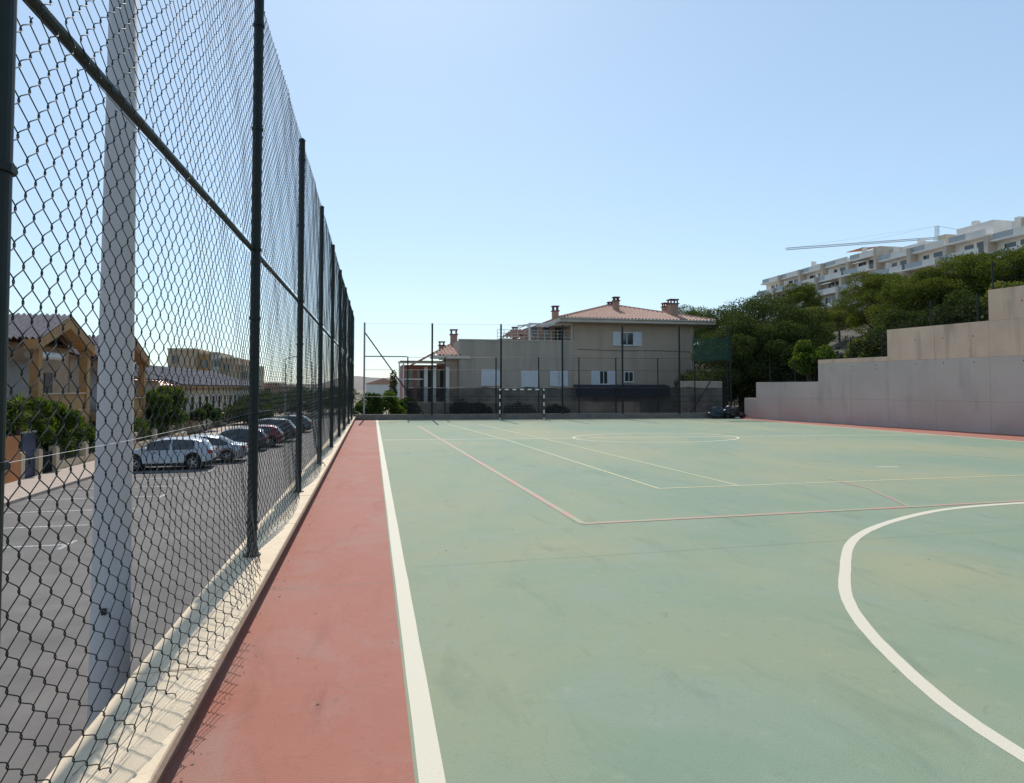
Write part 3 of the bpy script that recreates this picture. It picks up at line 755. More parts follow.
for i, (x, yt, zc, wd, lb) in enumerate((
        (706, 352, 50, 2.6, 'added shade-coloured undergrowth below the pine at the right end of the house'),
        (735, 360, 46, 2.4, 'added shade-coloured undergrowth between the two trunks behind the far corner'),
        (762, 352, 48, 3.0, 'added shade-coloured undergrowth over the lowest step of the concrete wall'),
        (790, 345, 44, 2.2, 'added shade-coloured undergrowth left of the bright green upright shrub'),
        (850, 350, 46, 1.6, 'added shade-coloured undergrowth right of the bright green upright shrub'),
        (905, 318, 36, 2.2, 'added shade-coloured undergrowth under the pines over the second step of the wall'),
        (955, 308, 34, 2.0, 'added shade-coloured undergrowth beside the tallest step of the wall'))):
    X, Y, Z = ppos(x, zc); bush('undergrowth', lb, (X, Y, Z-.2), wd, wd, max(1.2, top_z(x, yt, zc)-Z+.2), M['under'], 300+i, 7000, .14)  # bushes added in dark leaves to stand for the shade below the pines
# scrub on the slope, nobody could count it
g = np.random.default_rng(77); cl = []
for _ in range(420):
    x = g.uniform(24, 98); y = g.uniform(20, 150); s = g.uniform(.35, 1.1); cl.append((x, y, terr(x, y)+s*.3, s*1.2, s*1.2, s*.6))
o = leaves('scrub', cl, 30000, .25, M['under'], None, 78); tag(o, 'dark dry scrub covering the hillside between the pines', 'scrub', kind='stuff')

# ------------------------------------------------------------------ the house beyond the far fence
HY = 52.0
hs = thing('house', 'beige two storey house with hipped clay tile roof beyond the far fence', 'house', (0, 0, 0))
X0, X1 = hx(574, HY), hx(694, HY)
GZ = -.62
def window(parent, x0, x1, z0, z1, y, frame=.07, sh_l=0, sh_r=0, glass=None, name='window'):
    """glazed window on a wall that faces the court; shutters are boards of that width"""
    f = MB(); f.box(x0, x1, y-.05, y-.002, z1-frame, z1).box(x0, x1, y-.05, y-.002, z0, z0+frame)
    f.box(x0, x0+frame, y-.05, y-.002, z0+frame, z1-frame).box(x1-frame, x1, y-.05, y-.002, z0+frame, z1-frame)
    mx = (x0+x1)/2; f.box(mx-.025, mx+.025, y-.045, y-.002, z0+frame, z1-frame)
    fo = f.build(name, M['white'], parent)
    MB().box(x0+frame, x1-frame, y-.022, y-.004, z0+frame, z1-frame).build('pane', glass or M['glass'], fo)
    MB().box(x0-.06, x1+.06, y-.10, y-.001, z0-.07, z0-.005).build('sill', M['fascia'], fo)
    for wd, a in ((sh_l, x0-sh_l), (sh_r, x1)):
        if wd:
            s = MB(); s.box(a+.01, a+wd-.01, y-.06, y-.02, z0-.02, z1+.02)
            for k in range(12):
                zz = z0+.06+(z1-z0-.12)*k/12; s.box(a+.06, a+wd-.06, y-.075, y-.055, zz, zz+(z1-z0)/20)
            s.build('shutter', M['shutter'], fo)
    return fo
MB().box(X0, X1, HY, HY+10, GZ, 7.05).build('wall', M['wall'], hs)
# soffit slab and fascia
EX0, EX1, EY0, EY1, EZ = hx(556, HY), hx(710, HY), HY-1.1, HY+11.1, 7.05
MB().box(EX0, EX1, EY0, EY1, EZ, EZ+.32).build('fascia', M['fascia'], hs, bevel=.02)
def tiled_plane(a, b, ta, tb, period=.24, amp=.075, rows=18):
    """barrel tiled roof slope: eave a->b, ridge ta->tb (same point for a hip end), clipped along the hips"""
    a, b, ta, tb = map(Vector, (a, b, ta, tb)); e = (b-a); L = e.length; u = e/L
    sl = ta-a; h0 = sl.dot(u); h1 = L-(tb-a).dot(u); up = (sl-u*h0); nrm = u.cross(up).normalized()
    if nrm.z < 0: nrm = -nrm
    n = int(L/period)*6; V = []; Fc = []
    for i in range(n+1):
        s = L*i/n; vm = 1.
        if h0 > 1e-4: vm = min(vm, s/h0)
        if h1 > 1e-4: vm = min(vm, (L-s)/h1)
        vm = max(vm, .001); ph = (i/6) % 1
        hgt = amp*math.sin(math.pi*ph*2)
        for r in range(rows+1):
            t = r/rows
            for q in (0, 1):
                tt = min(1, (r+.999*q)/rows) if q else t
                if r == rows and q: continue
                V.append(a+u*s+up*(vm if tt > vm else tt)+nrm*(hgt+(.03 if q == 0 else 0)))
    st = rows*2+1
    for i in range(n):
        for r in range(st-1): Fc.append((i*st+r, i*st+r+1, (i+1)*st+r+1, (i+1)*st+r))
    return V, Fc
def roof(parent, planes, m, name='roof', period=.30):
    V, Fc = [], []
    for p in planes:
        v, f = tiled_plane(*p, period=period); k = len(V); V += v; Fc += [tuple(k+j for j in q) for q in f]
    me = bpy.data.meshes.new(name); me.from_pydata([tuple(x) for x in V], [], Fc); me.update()
    return link(name, me, m, parent)
RX0, RX1, RY, RZ = hx(606, 57), hx(622, 57), HY+5, hz(306.5, 57, 614)
E = EZ+.34
c00, c10, c11, c01 = (EX0, EY0, E), (EX1, EY0, E), (EX1, EY1, E), (EX0, EY1, E); r0, r1 = (RX0, RY, RZ), (RX1, RY, RZ)
rf = roof(hs, [(c00, c10, r0, r1), (c10, c11, r1, r1), (c11, c01, r1, r0), (c01, c00, r0, r0)], M['tile'])
rc = MB()
for a, b in ((c00, r0), (c10, r1), (c01, r0), (c11, r1), (r0, r1)): rc.tube([Vector(a)+Vector((0, 0, .05)), Vector(b)+Vector((0, 0, .05))], .10, 8)
rc.build('ridge_cap', M['tile'], rf)
def chimney(parent, px0, px1, y0, y1, Y, capz=.35, m=None):
    p0, p1 = at(px0, y1, Y), at(px1, y0, Y); wd = p1.x-p0.x; zt = p1.z
    c = MB().box(p0.x, p1.x, Y-wd/2, Y+wd/2, p0.z-.6, zt-capz).build('chimney', m or M['chim'], parent, bevel=.01)
    q = MB().box(p0.x-.07, p1.x+.07, Y-wd/2-.07, Y+wd/2+.07, zt-capz+.002, zt-capz+.09)
    for sx in (0, 1):
        for sy in (0, 1):
            xx = p0.x+.02+sx*(wd-.14); yv = Y-wd/2+.02+sy*(wd-.14); q.box(xx, xx+.1, yv, yv+.1, zt-capz+.09, zt-.09)
    q.box(p0.x-.05, p1.x+.05, Y-wd/2-.05, Y+wd/2+.05, zt-.09, zt); q.build('chimney_cap', M['cap'], c)
chimney(rf, 613.5, 618.5, 297, 312, 55, .4)
chimney(rf, 608, 612.5, 302, 312, 57.5, .3)
chimney(rf, 669, 676.5, 299.5, 324, 53.2, .45)
chimney(rf, 663, 668.5, 303, 322, 55, .4)
chimney(rf, 552.5, 558, 306, 326, 56, .5)
window(hs, hx(620, HY), hx(634, HY), hz(345.5, HY, 627), hz(332, HY, 627), HY, sh_l=hx(620, HY)-hx(613, HY), sh_r=hx(642, HY)-hx(634, HY))
window(hs, hx(599, HY), hx(608, HY), hz(384.5, HY, 604), hz(370.5, HY, 604), HY, sh_l=hx(599, HY)-hx(591, HY), sh_r=hx(616, HY)-hx(608, HY))
window(hs, hx(624, HY), hx(633.5, HY), hz(382, HY), hz(371, HY), HY)
window(hs, hx(558, HY), hx(560, HY), hz(386, HY), hz(371, HY), HY, frame=.03, sh_l=hx(558, HY)-hx(549.7, HY), sh_r=hx(568, HY)-hx(560, HY))
for k, (a, b) in enumerate(((575.5, 622), (622.6, 669))): pass
aw = MB(); a0, a1 = hx(575.5, HY-.7), hx(669, HY-.7)
aw.prism([(HY-.9, hz(397, HY)), (HY-.88, hz(386.5, HY)), (HY-.03, hz(384.5, HY)), (HY-.03, hz(384.5, HY)-.08), (HY-.80, hz(387.5, HY)), (HY-.82, hz(397, HY))], 'x', a0, a1)
aw.build('awning', M['navy'], hs)
MB().tube([(EX0+.05, EY0-.06, EZ+.29), (EX1-.05, EY0-.06, EZ+.29)], .06, 8).build('gutter', M['fascia'], hs)
MB().tube([(X0+.3, HY-.02, 4.9), (X0+3.5, HY-.03, 4.82), (X0+7.5, HY-.03, 4.86), (X1-.3, HY-.02, 4.8)], .018, 5).build('cable', M['dark'], hs)
# drain pipe
MB().tube([(X1-.25, HY-.06, GZ), (X1-.25, HY-.06, 7.0)], .05, 8).build('drain_pipe', M['fascia'], hs)
# flat roofed wing with terrace
WX0 = hx(459, HY); WZ = hz(341.5, HY)
wing = MB().box(WX0, X0-.004, HY+.02, HY+9, GZ, WZ); wing.build('wing', M['wingwall'], hs)
MB().box(WX0-.04, X0-.006, HY-.03, HY+.25, WZ+.002, WZ+.09).build('parapet_coping', M['fascia'], hs)
window(hs, hx(490, HY), hx(491.5, HY), hz(385.5, HY), hz(370, HY), HY+.02, frame=.03, sh_l=hx(490, HY)-hx(481, HY), sh_r=hx(500, HY)-hx(491.5, HY))
window(hs, hx(527, HY), hx(532, HY), hz(387, HY), hz(371, HY), HY+.02, frame=.04, sh_l=hx(527, HY)-hx(521, HY), sh_r=hx(539, HY)-hx(532, HY), glass=M['shutter'])
# terrace room set back, with posts and a white railing
TY = HY+3
tr = MB().box(hx(530, TY), X0-.01, TY, TY+4, WZ, hz(326, TY)-.1)
tr.build('terrace_room', M['chim'], hs)
for a, b in ((531.5, 537), (543, 549), (555, 561), (566, 571)):
    MB().box(hx(a, TY), hx(b, TY), TY-.03, TY-.004, WZ+.1, hz(328, TY)).build('terrace_door', M['glass'], hs)
pg = MB(); zt = hz(325, HY+.4)
for x in (529.5, 572): pg.box(hx(x, HY+.4)-.06, hx(x, HY+.4)+.06, HY+.34, HY+.46, WZ+.09, zt)
pg.box(hx(529, HY+.4), X0-.02, HY+.36, HY+.44, zt, zt+.13); pg.bar((hx(529.5, HY+.4), HY+.4, zt), (hx(529.5, HY+.4)-.4, HY+3, zt+.1), .1)
pg.bar((hx(530, HY+.4), HY+.42, zt), (hx(512, HY+.4), HY+.42, hz(331, HY+.4)), .07)
for k in range(9): xk = hx(530, HY)+k*(X0-hx(530, HY))/8.5; pg.box(xk, xk+.06, HY+.44, TY, zt+.02, zt+.10)
pg.build('pergola_frame', M['white'], hs)
rl = MB(); ra, rb = hx(497, HY+.3), X0-.02
for z in (WZ+.35, WZ+.62, WZ+.9): rl.box(ra, rb, HY+.28, HY+.32, z, z+.03)
for k in range(12): xk = ra+(rb-ra)*k/11.3; rl.box(xk, xk+.035, HY+.285, HY+.315, WZ+.09, WZ+.9)
rl.build('terrace_railing', M['fascia'], hs)
sr = [(hx(496, HY+3), HY+1.0, hz(338.5, HY+1)), (hx(529, HY+3), HY+1.0, hz(338.5, HY+1)), (hx(529, HY+4), HY+4, hz(330.5, HY+4)), (hx(512, HY+4), HY+4, hz(330.5, HY+4))]
roof(hs, [(sr[0], sr[1], sr[3], sr[2])], M['cap'], 'terrace_roof')
MB().box(hx(498, HY+2), hx(528, HY+2), HY+1.3, HY+4, WZ+.002, hz(339, HY+1)).build('terrace_hut', M['chim'], hs)
chimney(hs, 512.5, 517, 327, 341, HY+5, .3)
# low tiled end with arcade
LY = HY+.5
lx0, lx1 = hx(430, LY), hx(469, LY); lez = hz(360, LY)
MB().box(hx(446, LY), WX0-.01, LY, LY+8, GZ, lez).build('low_wing', M['wall'], hs)
MB().box(hx(402, LY+2), hx(446, LY)-.01, LY+2, LY+8, GZ, hz(366, LY+2)).build('arcade_wall', M['pink'], hs)
MB().box(lx0, lx1, LY-.6, LY-.02, lez, lez+.26).build('low_fascia', M['fascia'], hs)
l2 = hz(347, LY+4, 455)
roof(hs, [((lx0, LY-.6, lez+.28), (hx(462, LY), LY-.6, lez+.28), (hx(452, LY+4), LY+4.5, l2+.3), (hx(463.5, LY+4), LY+4.5, l2+.3)),
          ((hx(404, LY+8), LY+12, lez-.6), (lx0, LY-.6, lez+.28), (hx(452, LY+4), LY+4.5, l2+.3), (hx(452, LY+4), LY+4.5, l2+.3))], M['tile'], 'low_roof')
chimney(hs, 450.5, 457, 329.5, 347, LY+5, .5); chimney(hs, 439, 444.5, 341.5, 353, LY+6, .4)
for a, b in ((406, 413), (417, 423), (428, 432), (436, 443)):
    MB().box(hx(a, LY+2), hx(b, LY+2), LY+1.96, LY+1.996, GZ+.8, hz(371, LY+2)).build('arcade_opening', M['glass'], hs)
for x in (425.5, 434, 447):
    MB().box(hx(x, LY)-.13, hx(x, LY)+.13, LY-.5, LY-.24, GZ, hz(368, LY)).build('column', M['white'], hs)
pw = MB(); pa, pb = hx(398, LY-1.5), hx(446, LY-1.5); pz = hz(364.5, LY-1.5)
for x in (pa+.05, pa+.35, pb-.1): pw.box(x, x+.1, LY-1.5, LY-1.4, GZ, pz)
pw.box(pa, pb, LY-1.5, LY-1.4, pz, pz+.14)
pw.box(pa+.2, hx(423, LY-1.5), LY-1.47, LY-1.43, hz(380, LY-1.5), hz(380, LY-1.5)+.08)
pw.build('porch_frame', M['white'], hs)
sl_ = MB()
for k in range(26): xk = pa+.15+(pb-pa-.3)*k/26; sl_.box(xk, xk+.12, LY-1.8, LY+1.9, pz+.142, pz+.2)
sl_.build('porch_slats', M['chim'], hs)
# garden wall right of the house and one in front
tag(MB().box(19.1, 21.9, 38.5, 38.75, -.62, 2.15).build('garden_wall', M['wingwall'], bevel=.02), 'plain beige garden wall closing the gap right of the house', 'wall')
tag(MB().box(2.4, 18.6, 44.0, 44.2, -.62, .75).build('garden_wall', M['wall'], bevel=.02), 'low beige garden wall in the shade before the house', 'wall')
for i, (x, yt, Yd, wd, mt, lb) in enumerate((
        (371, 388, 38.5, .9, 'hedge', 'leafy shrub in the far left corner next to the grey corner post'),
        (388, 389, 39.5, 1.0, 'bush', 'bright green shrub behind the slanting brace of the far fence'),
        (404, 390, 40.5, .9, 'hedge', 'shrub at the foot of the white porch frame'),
        (462, 397, 42, .9, 'under', 'shade-coloured shrub behind the netting to the left of the goal'),
        (478, 399, 42.5, .9, 'under', 'shade-coloured shrub directly left of the goal post'),
        (520, 402, 42.5, 1.2, 'under', 'shade-coloured shrub seen through the goal'),
        (556, 404, 42.5, 1.0, 'under', 'shade-coloured low shrub to the right of the goal'),
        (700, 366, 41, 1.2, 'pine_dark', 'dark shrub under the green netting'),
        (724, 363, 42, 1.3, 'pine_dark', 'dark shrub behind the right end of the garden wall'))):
    p = at(x, yt, Yd); bush('shrub', lb, (p.x, Yd, -.62), wd, wd*.8, p.z+.62, M[mt], 200+i, 2200, .15)  # shrubs by the goal have the shade put into their leaf colour
# distant white house peeping between fence and porch
dh = thing('house', 'tiny distant pale house on the skyline left of the slanting brace', 'house', (0, 0, 0))
p = at(385, 384, 220); MB().box(p.x-6, p.x+5, 220, 228, G, p.z).build('wall', M['blockwhite'], dh); MB().prism([(p.x-6.5, p.z+.01), (p.x+5.5, p.z+.01), (p.x-.5, p.z+1.9)], 'y', 219.6, 228.4).build('roof', M['tile'], dh)
# slim cypress
p = at(403, 372, 62); cy = thing('cypress', 'slim dark conifer tip beside the white porch', 'tree', (p.x-.9, 62, -.62)); MB().tube([(0, 0, 0), (0, 0, p.z-.5)], [.1, .03], 6).build('trunk', M['trunk'], cy)
leaves('crown', [(0, 0, .8+k*.45, .42-.035*k, .42-.035*k, .45) for k in range(int((p.z)/.45))], 1500, .18, M['pine_dark'], cy, 5)

# ------------------------------------------------------------------ hilltop apartment block
ab = thing('apartment_block', 'long white terraced apartment block on top of the hill', 'building', (0, 0, 0))
BX = 100.0
DY = 8.2
def block_run(yb, units, dz, floors, seed):
    """a run of stepped-back storeys; every unit has cheek walls, windows, parapet or glass, roof rooms"""
    ye = yb+units*DY
    for li in range(floors):
        z0 = 26.4+dz-3.3*(floors-li); z1 = z0+3.3; last = li == floors-1
        sb = 2.6 if last else (.0 if li < floors-2 else .9)
        MB().box(BX+sb, BX+16, yb, ye, z0, z1-.3).build('storey', M['blockwhite' if last else ('blockbeige' if li % 2 else 'blockgrey')], ab)
        MB().box(BX+sb-1.5, BX+16.2, yb-.2, ye+.2, z1-.298, z1).build('floor_slab', M['blockwhite'], ab)
        for k in range(units):
            ya = yb+k*DY; g2 = random.Random(seed+li*50+k)
            MB().box(BX+sb-1.9, BX+sb-.004, ya-.4, ya+.4, z0, z1-.302+(1.2 if g2.random() < .5 else 0)).build('cheek_wall', M['blockbeige'], ab)
            w0 = ya+.9+g2.uniform(0, .8); w1 = w0+g2.uniform(2.0, 3.4)
            MB().box(BX+sb-.06, BX+sb-.004, w0, w1, z0+.1, z1-.75).build('window', M['glass'], ab)
            w0 = w1+g2.uniform(.6, 1.2); w1 = min(w0+g2.uniform(1.2, 2.2), ya+DY-.7)
            MB().box(BX+sb-.06, BX+sb-.004, w0, w1, z0+.1, z1-.85).build('window', M['glass'], ab)
            mid = ya+DY*g2.uniform(.4, .7)
            MB().box(BX+sb-1.45, BX+sb-1.30, ya+.42, mid, z1+.002, z1+1.0).build('parapet', M['blockwhite'], ab)
            if mid < ya+DY-1: MB().box(BX+sb-1.42, BX+sb-1.36, mid+.02, ya+DY-.42, z1+.002, z1+1.0).build('balustrade', M['balglass'], ab)
            if g2.random() < .4: MB().prism([(BX+sb-1.8, z1-1.1), (BX+sb-.01, z1-.5), (BX+sb-.01, z1-.4), (BX+sb-1.8, z1-1.0)], 'y', ya+3.4, ya+6.6).build('awning', M['white'], ab)
            if g2.random() < .35: MB().box(BX+sb-1.25, BX+sb-.05, ya+4.2, ya+4.4, z1+.002, z1+2.2).build('screen_wall', M['blockwhite'], ab)
block_run(58.0, 4, 0.0, 4, 900)
block_run(91.2, 3, 1.2, 5, 1900)
block_run(116.2, 5, 2.9, 5, 2900)
for ya, L, zb, zt, mt in ((62, 3, 26.4, 28.6, 'blockbeige'), (70.5, 6, 26.4, 28.9, 'blockgrey'), (85.5, 1.6, 26.4, 29.3, 'blockbeige'), (92, 7.2, 27.6, 30.3, 'blockwhite'), (101.5, 1.7, 27.6, 30.0, 'blockbeige'),
                              (106, 5.5, 27.6, 29.7, 'blockwhite'), (113.6, 1.6, 27.6, 29.8, 'blockbeige'), (117.6, 1.8, 29.3, 31.2, 'blockbeige'), (128.5, 3.5, 29.3, 30.9, 'blockwhite'), (137.0, 1.6, 29.3, 31.0, 'blockbeige')):
    MB().box(BX+3.2, BX+9, ya, ya+L, zb+.002, zt).build('roof_room', M[mt], ab)
for ya, zb, zt in ((96, 30.3, 31.2), (107.9, 29.7, 30.7), (88, 26.4, 29.9), (80, 26.4, 29.6)): MB().box(BX+4, BX+5, ya, ya+.9, zb+.002, zt).build('chimney', M['blockwhite'], ab)
MB().prism([(BX+1.2, 31.2), (BX+5.5, 31.7), (BX+5.5, 31.82), (BX+1.2, 31.32)], 'y', 120.5, 125.0).build('awning', M['orange'], ab)
MB().tube([(BX+5, 83.4, 26.4), (BX+5, 83.4, 30.6)], .16, 6).build('antenna', M['galv'], ab)

# ------------------------------------------------------------------ tower crane
cr = thing('tower_crane', 'pale tower crane with a long jib behind the hilltop apartment block', 'crane', (0, 0, 0))
def lattice(mb, a, b, wd, n, r, tri=True):
    a, b = Vector(a), Vector(b); t = (b-a).normalized(); ref = Vector((0, 1, 0)) if abs(t.y) < .9 else Vector((1, 0, 0))
    s = t.cross(Vector((0, 0, 1)) if abs(t.z) < .9 else Vector((1, 0, 0))).normalized(); u = s.cross(t)
    offs = [-s*wd/2-u*wd/2, s*wd/2-u*wd/2, s*wd/2+u*wd/2, -s*wd/2+u*wd/2]
    for o in offs: mb.tube([a+o, b+o], r, 4)
    for k in range(n):
        p, q = a+(b-a)*k/n, a+(b-a)*(k+1)/n
        for i in range(4): mb.tube([p+offs[i], q+offs[(i+1) % 4]], r*.6, 3)
ct = at(937, 238, 260); cj = at(786, 249, 240); tt = at(937, 226, 260); cb = at(987, 235.5, 266)
m1 = MB(); lattice(m1, (ct.x, ct.y, 18), (ct.x, ct.y, ct.z), 1.7, 30, .10); m1.build('mast', M['cranepaint'], cr)
m2 = MB(); lattice(m2, ct, cj, .75, 110, .07); m2.build('jib', M['cranepaint'], cr)
m3 = MB(); lattice(m3, ct, cb, 1.2, 14, .07); m3.box(cb.x-1.5, cb.x+1.5, cb.y-1, cb.y+1, cb.z-3.2, cb.z-.4); m3.build('counter_jib', M['cranepaint'], cr)
m4 = MB(); lattice(m4, ct+Vector((0, 0, .5)), tt, 1.1, 5, .09); m4.build('tower_head', M['cranepaint'], cr)
m5 = MB(); m5.tube([tt, ct+(cj-ct)*.55+Vector((0, 0, .5))], .03, 4); m5.tube([tt, ct+(cj-ct)*.93+Vector((0, 0, .5))], .025, 4); m5.tube([tt, cb+Vector((0, 0, .6))], .06, 4); m5.build('tie_bar', M['cranepaint'], cr)

# ------------------------------------------------------------------ terraced houses left of the street
HXF = -16.0
def gable_house(label, y, zo, bal=True):
    """unit facing the street: main tiled roof with its ridge along the street and a gabled loggia in front"""
    t = thing('terraced_house', label, 'house', (0, y, zo), 0, 'terraced houses along the street')
    ez, az = 4.0, 5.55                        # eaves and apex of the loggia gable
    MB().box(HXF-9, HXF-1.6, -4.7, 4.7, G-.3, 4.05).build('wall', M['ochre_dark'], t)
    # main roof
    roof(t, [((HXF-1.1, -4.72, 4.1), (HXF-1.1, 4.72, 4.1), (HXF-5.6, -4.72, 5.75), (HXF-5.6, 4.72, 5.75)),
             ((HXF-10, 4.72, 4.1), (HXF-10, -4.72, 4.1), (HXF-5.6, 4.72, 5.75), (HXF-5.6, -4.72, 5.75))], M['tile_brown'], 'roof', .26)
    MB().prism([(HXF-10, 4.02), (HXF-1.2, 4.02), (HXF-5.6, 5.66)], 'y', -4.7, 4.7).build('attic', M['ochre_dark'], t)
    # gable frame: two posts and two thick raking beams
    fr = MB(); hw = 3.25
    for s in (-1, 1):
        fr.box(HXF-.2, HXF+.2, s*(hw-.45)-.2, s*(hw-.45)+.2, .62, ez-.15)
        fr.prism([(s*hw, ez-.35), (s*hw, ez+.12), (0, az), (0, az-.62)] if s > 0 else [(0, az-.62), (0, az), (s*hw, ez+.12), (s*hw, ez-.35)], 'x', HXF-.35, HXF+.35)
    fr.build('gable_frame', M['ochre'], t)
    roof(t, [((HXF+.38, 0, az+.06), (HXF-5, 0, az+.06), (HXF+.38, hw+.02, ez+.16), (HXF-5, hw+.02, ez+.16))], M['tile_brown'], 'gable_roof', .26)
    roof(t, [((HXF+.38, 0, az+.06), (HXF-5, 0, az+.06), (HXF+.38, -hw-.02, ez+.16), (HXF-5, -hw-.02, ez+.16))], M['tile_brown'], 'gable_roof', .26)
    # loggia
    MB().box(HXF-1.59, HXF+.2, -hw+.2, hw-.2, .1, .6).build('balcony', M['ochre'], t, bevel=.02)
    MB().box(HXF-.06, HXF+.14, -hw+.85, hw-.85, .602, 1.45).build('balcony_front', M['ochre'], t)
    MB().box(HXF-.15, HXF+.23, -hw+.83, hw-.83, 1.452, 1.52).build('balcony_coping', M['cream'], t)
    lv = MB()
    for k in range(24): lv.box(HXF-1.58, HXF-1.55, -2.2, 1.5, .75+k*.10, .75+k*.10+.085)
    lv.build('roller_shutter', M['louvre'], t)
    MB().box(HXF-1.58, HXF-1.54, 1.7, 2.6, .65, 2.6).build('window', M['glass'], t)
    MB().tube([(HXF-.5, -2.4, 3.45), (HXF-.5, 1.0, 3.45)], .2, 12).build('rolled_awning', M['white'], t)
    # ground floor
    MB().box(HXF-1.58, HXF-1.54, -2.2, -.4, G, -.2).build('door', M['bluedoor'], t)
    MB().box(HXF-1.58, HXF-1.54, .4, 2.4, G+.9, -.3).build('window', M['glass'], t)
    for s in (-1, 1): MB().box(HXF-.2, HXF+.2, s*2.7-.25, s*2.7+.25, G-.3, .098).build('pillar', M['ochre'], t)
    c = MB().box(HXF-6.3, HXF-5.3, -3.6, -2.2, 5.3, 6.35).build('chimney', M['blockgrey'], t, bevel=.02)
    MB().box(HXF-6.45, HXF-5.15, -3.75, -2.05, 6.352, 6.5).build('chimney_cap', M['blockgrey'], c)
    MB().tube([(HXF-5.8, -1.5, 5.6), (HXF-5.8, -1.5, 6.5)], .22, 10).build('flue', M['blockgrey'], t)
gable_house('ochre terraced house with a big gabled loggia, left of the pale lamp post', 39.0, -.05)
gable_house('ochre terraced house whose gable peeks out right of the pale lamp post', 48.6, -.45)
gable_house('ochre terraced house nearest the camera, left of the first gabled loggia', 29.4, .2)
# long terrace further down
lt = thing('terraced_house', 'long yellow terrace with a glaring tile roof further down the street', 'house', (0, 0, 0), 0, 'terraced houses along the street')
MB().box(-27, -16.0, 60, 100, G-.4, 1.9).build('wall', M['cream'], lt)
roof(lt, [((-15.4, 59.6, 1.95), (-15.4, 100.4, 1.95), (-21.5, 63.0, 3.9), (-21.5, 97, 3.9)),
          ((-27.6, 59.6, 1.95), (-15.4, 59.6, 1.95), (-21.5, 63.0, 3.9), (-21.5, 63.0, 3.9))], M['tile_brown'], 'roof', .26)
MB().box(-27.5, -15.5, 59.7, 100.3, 1.7, 1.94).build('eave', M['ochre'], lt)
for k in range(14):
    ya = 61.5+k*2.7
    f = MB().box(-15.996, -15.95, ya, ya+1.1, -.4, 1.0).build('window', M['white'], lt)
    MB().box(-15.948, -15.93, ya+.1, ya+1.0, -.3, .9).build('pane', M['glass'], f)
for k in range(4): MB().box(-15.996, -14.9, 63+k*10, 68+k*10, -1.0, -.85).build('balcony', M['cream'], lt)
# middle row joining the gabled houses to the terrace
md = thing('terraced_house', 'lower tile roofed house between the gabled houses and the long terrace', 'house', (0, 0, 0), 0, 'terraced houses along the street')
MB().box(-26, -17.2, 53.4, 59.2, G-.4, 2.3).build('wall', M['ochre_dark'], md)
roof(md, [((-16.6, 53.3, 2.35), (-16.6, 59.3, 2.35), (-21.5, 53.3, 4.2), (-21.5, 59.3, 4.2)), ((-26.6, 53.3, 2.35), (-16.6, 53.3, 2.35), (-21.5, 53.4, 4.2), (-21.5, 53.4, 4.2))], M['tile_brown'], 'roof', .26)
for k in range(2): MB().box(-17.198, -17.15, 54.4+k*2.6, 55.8+k*2.6, -.2, 1.2).build('window', M['glass'], md)
# apartment blocks far behind
def block(label, pxs, Y, mcol, depth=14):
    t = thing('apartment_building', label, 'building', (0, 0, 0), 0, 'apartment buildings beyond the street')
    for i, (x0, x1, yt, mt) in enumerate(pxs):
        a, b = at(x0, yt, Y), at(x1, yt, Y)
        Yi = Y+i*1.7
        wl = MB().box(a.x, b.x-.01, Yi, Yi+depth, G, a.z).build('wall', M[mt], t)
        MB().box(a.x-.1, b.x+.05, Yi-.12, Yi+depth, a.z+.002, a.z+.35).build('parapet', M['cream'], t)
        n = max(1, int((b.x-a.x)/2.4))
        for fl in range(3):
            for k in range(n):
                xx = a.x+.6+k*(b.x-a.x)/n; zz = a.z-2.4-fl*2.9
                MB().box(xx, xx+1.1, Yi-.05, Yi-.004, zz, zz+1.4).build('window', M['glass'], t)
block('beige flat roofed apartment block over the bush and glaring tile roof', [(168, 196, 350, 'ochre_dark'), (196, 206, 354, 'ochre'), (206, 214, 353, 'blockgrey'), (214, 231, 358, 'ochre_dark'), (231, 246, 365, 'cream')], 128, 'ochre_dark')
block('low brown building beyond the far cars, behind the second tall fence post', [(262, 279, 384, 'chim'), (279, 300, 387, 'ochre_dark')], 150, 'cream', 10)

# street front of the houses: low wall, pillars, blue gate, hedge
def P15(x, y): d = ray(x, y); t = -14.55/d[0]; return d[1]*t, HC+d[2]*t
lowall = thing('street_wall', 'low pale street wall with pillars in front of the terraced houses', 'wall', (-14.75, 0, 0))
MB().box(-.1, .1, 24, 30.6, G, G+.5).build('wall_run', M['cream'], lowall)
MB().box(-.1, .1, 35.5, 58, G, G+.5).build('wall_run', M['cream'], lowall)
for y in (32.1, 33.65, 35.3): MB().box(-.17, .17, y-.17, y+.17, G, -1.02).build('pillar', M['cream'], lowall, bevel=.01)
for y in (38.6, 42, 46, 50, 54): MB().box(-.17, .17, y-.17, y+.17, G, -1.1).build('pillar', M['cream'], lowall, bevel=.01)
MB().box(-.17, .17, 30.65, 31.85, G, -.28).build('end_pillar', M['orange'], lowall, bevel=.01)
gt_ = MB()
for k in range(11): y = 33.9+k*.115; gt_.box(-.02, .02, y, y+.03, G+.1, -1.25)
gt_.box(-.02, .02, 33.85, 35.1, G+.1, G+.16).box(-.022, .022, 33.85, 35.1, -1.32, -1.25); gt_.build('gate', M['post'], lowall)
dr = thing('blue_gate', 'tall dark blue gate between pale pillars beside the orange pillar', 'gate', (-14.75, 32.87, G))
MB().box(-.03, .03, -.58, .58, .08, 2.05).build('door_leaf', M['bluedoor'], dr, bevel=.01); MB().box(-.05, .05, -.62, .62, 2.055, 2.12).build('frame_top', M['galv'], dr)
MB().tube([(.06, .45, 1.0), (.06, .45, 1.15)], .02, 8).build('handle', M['galv'], dr)
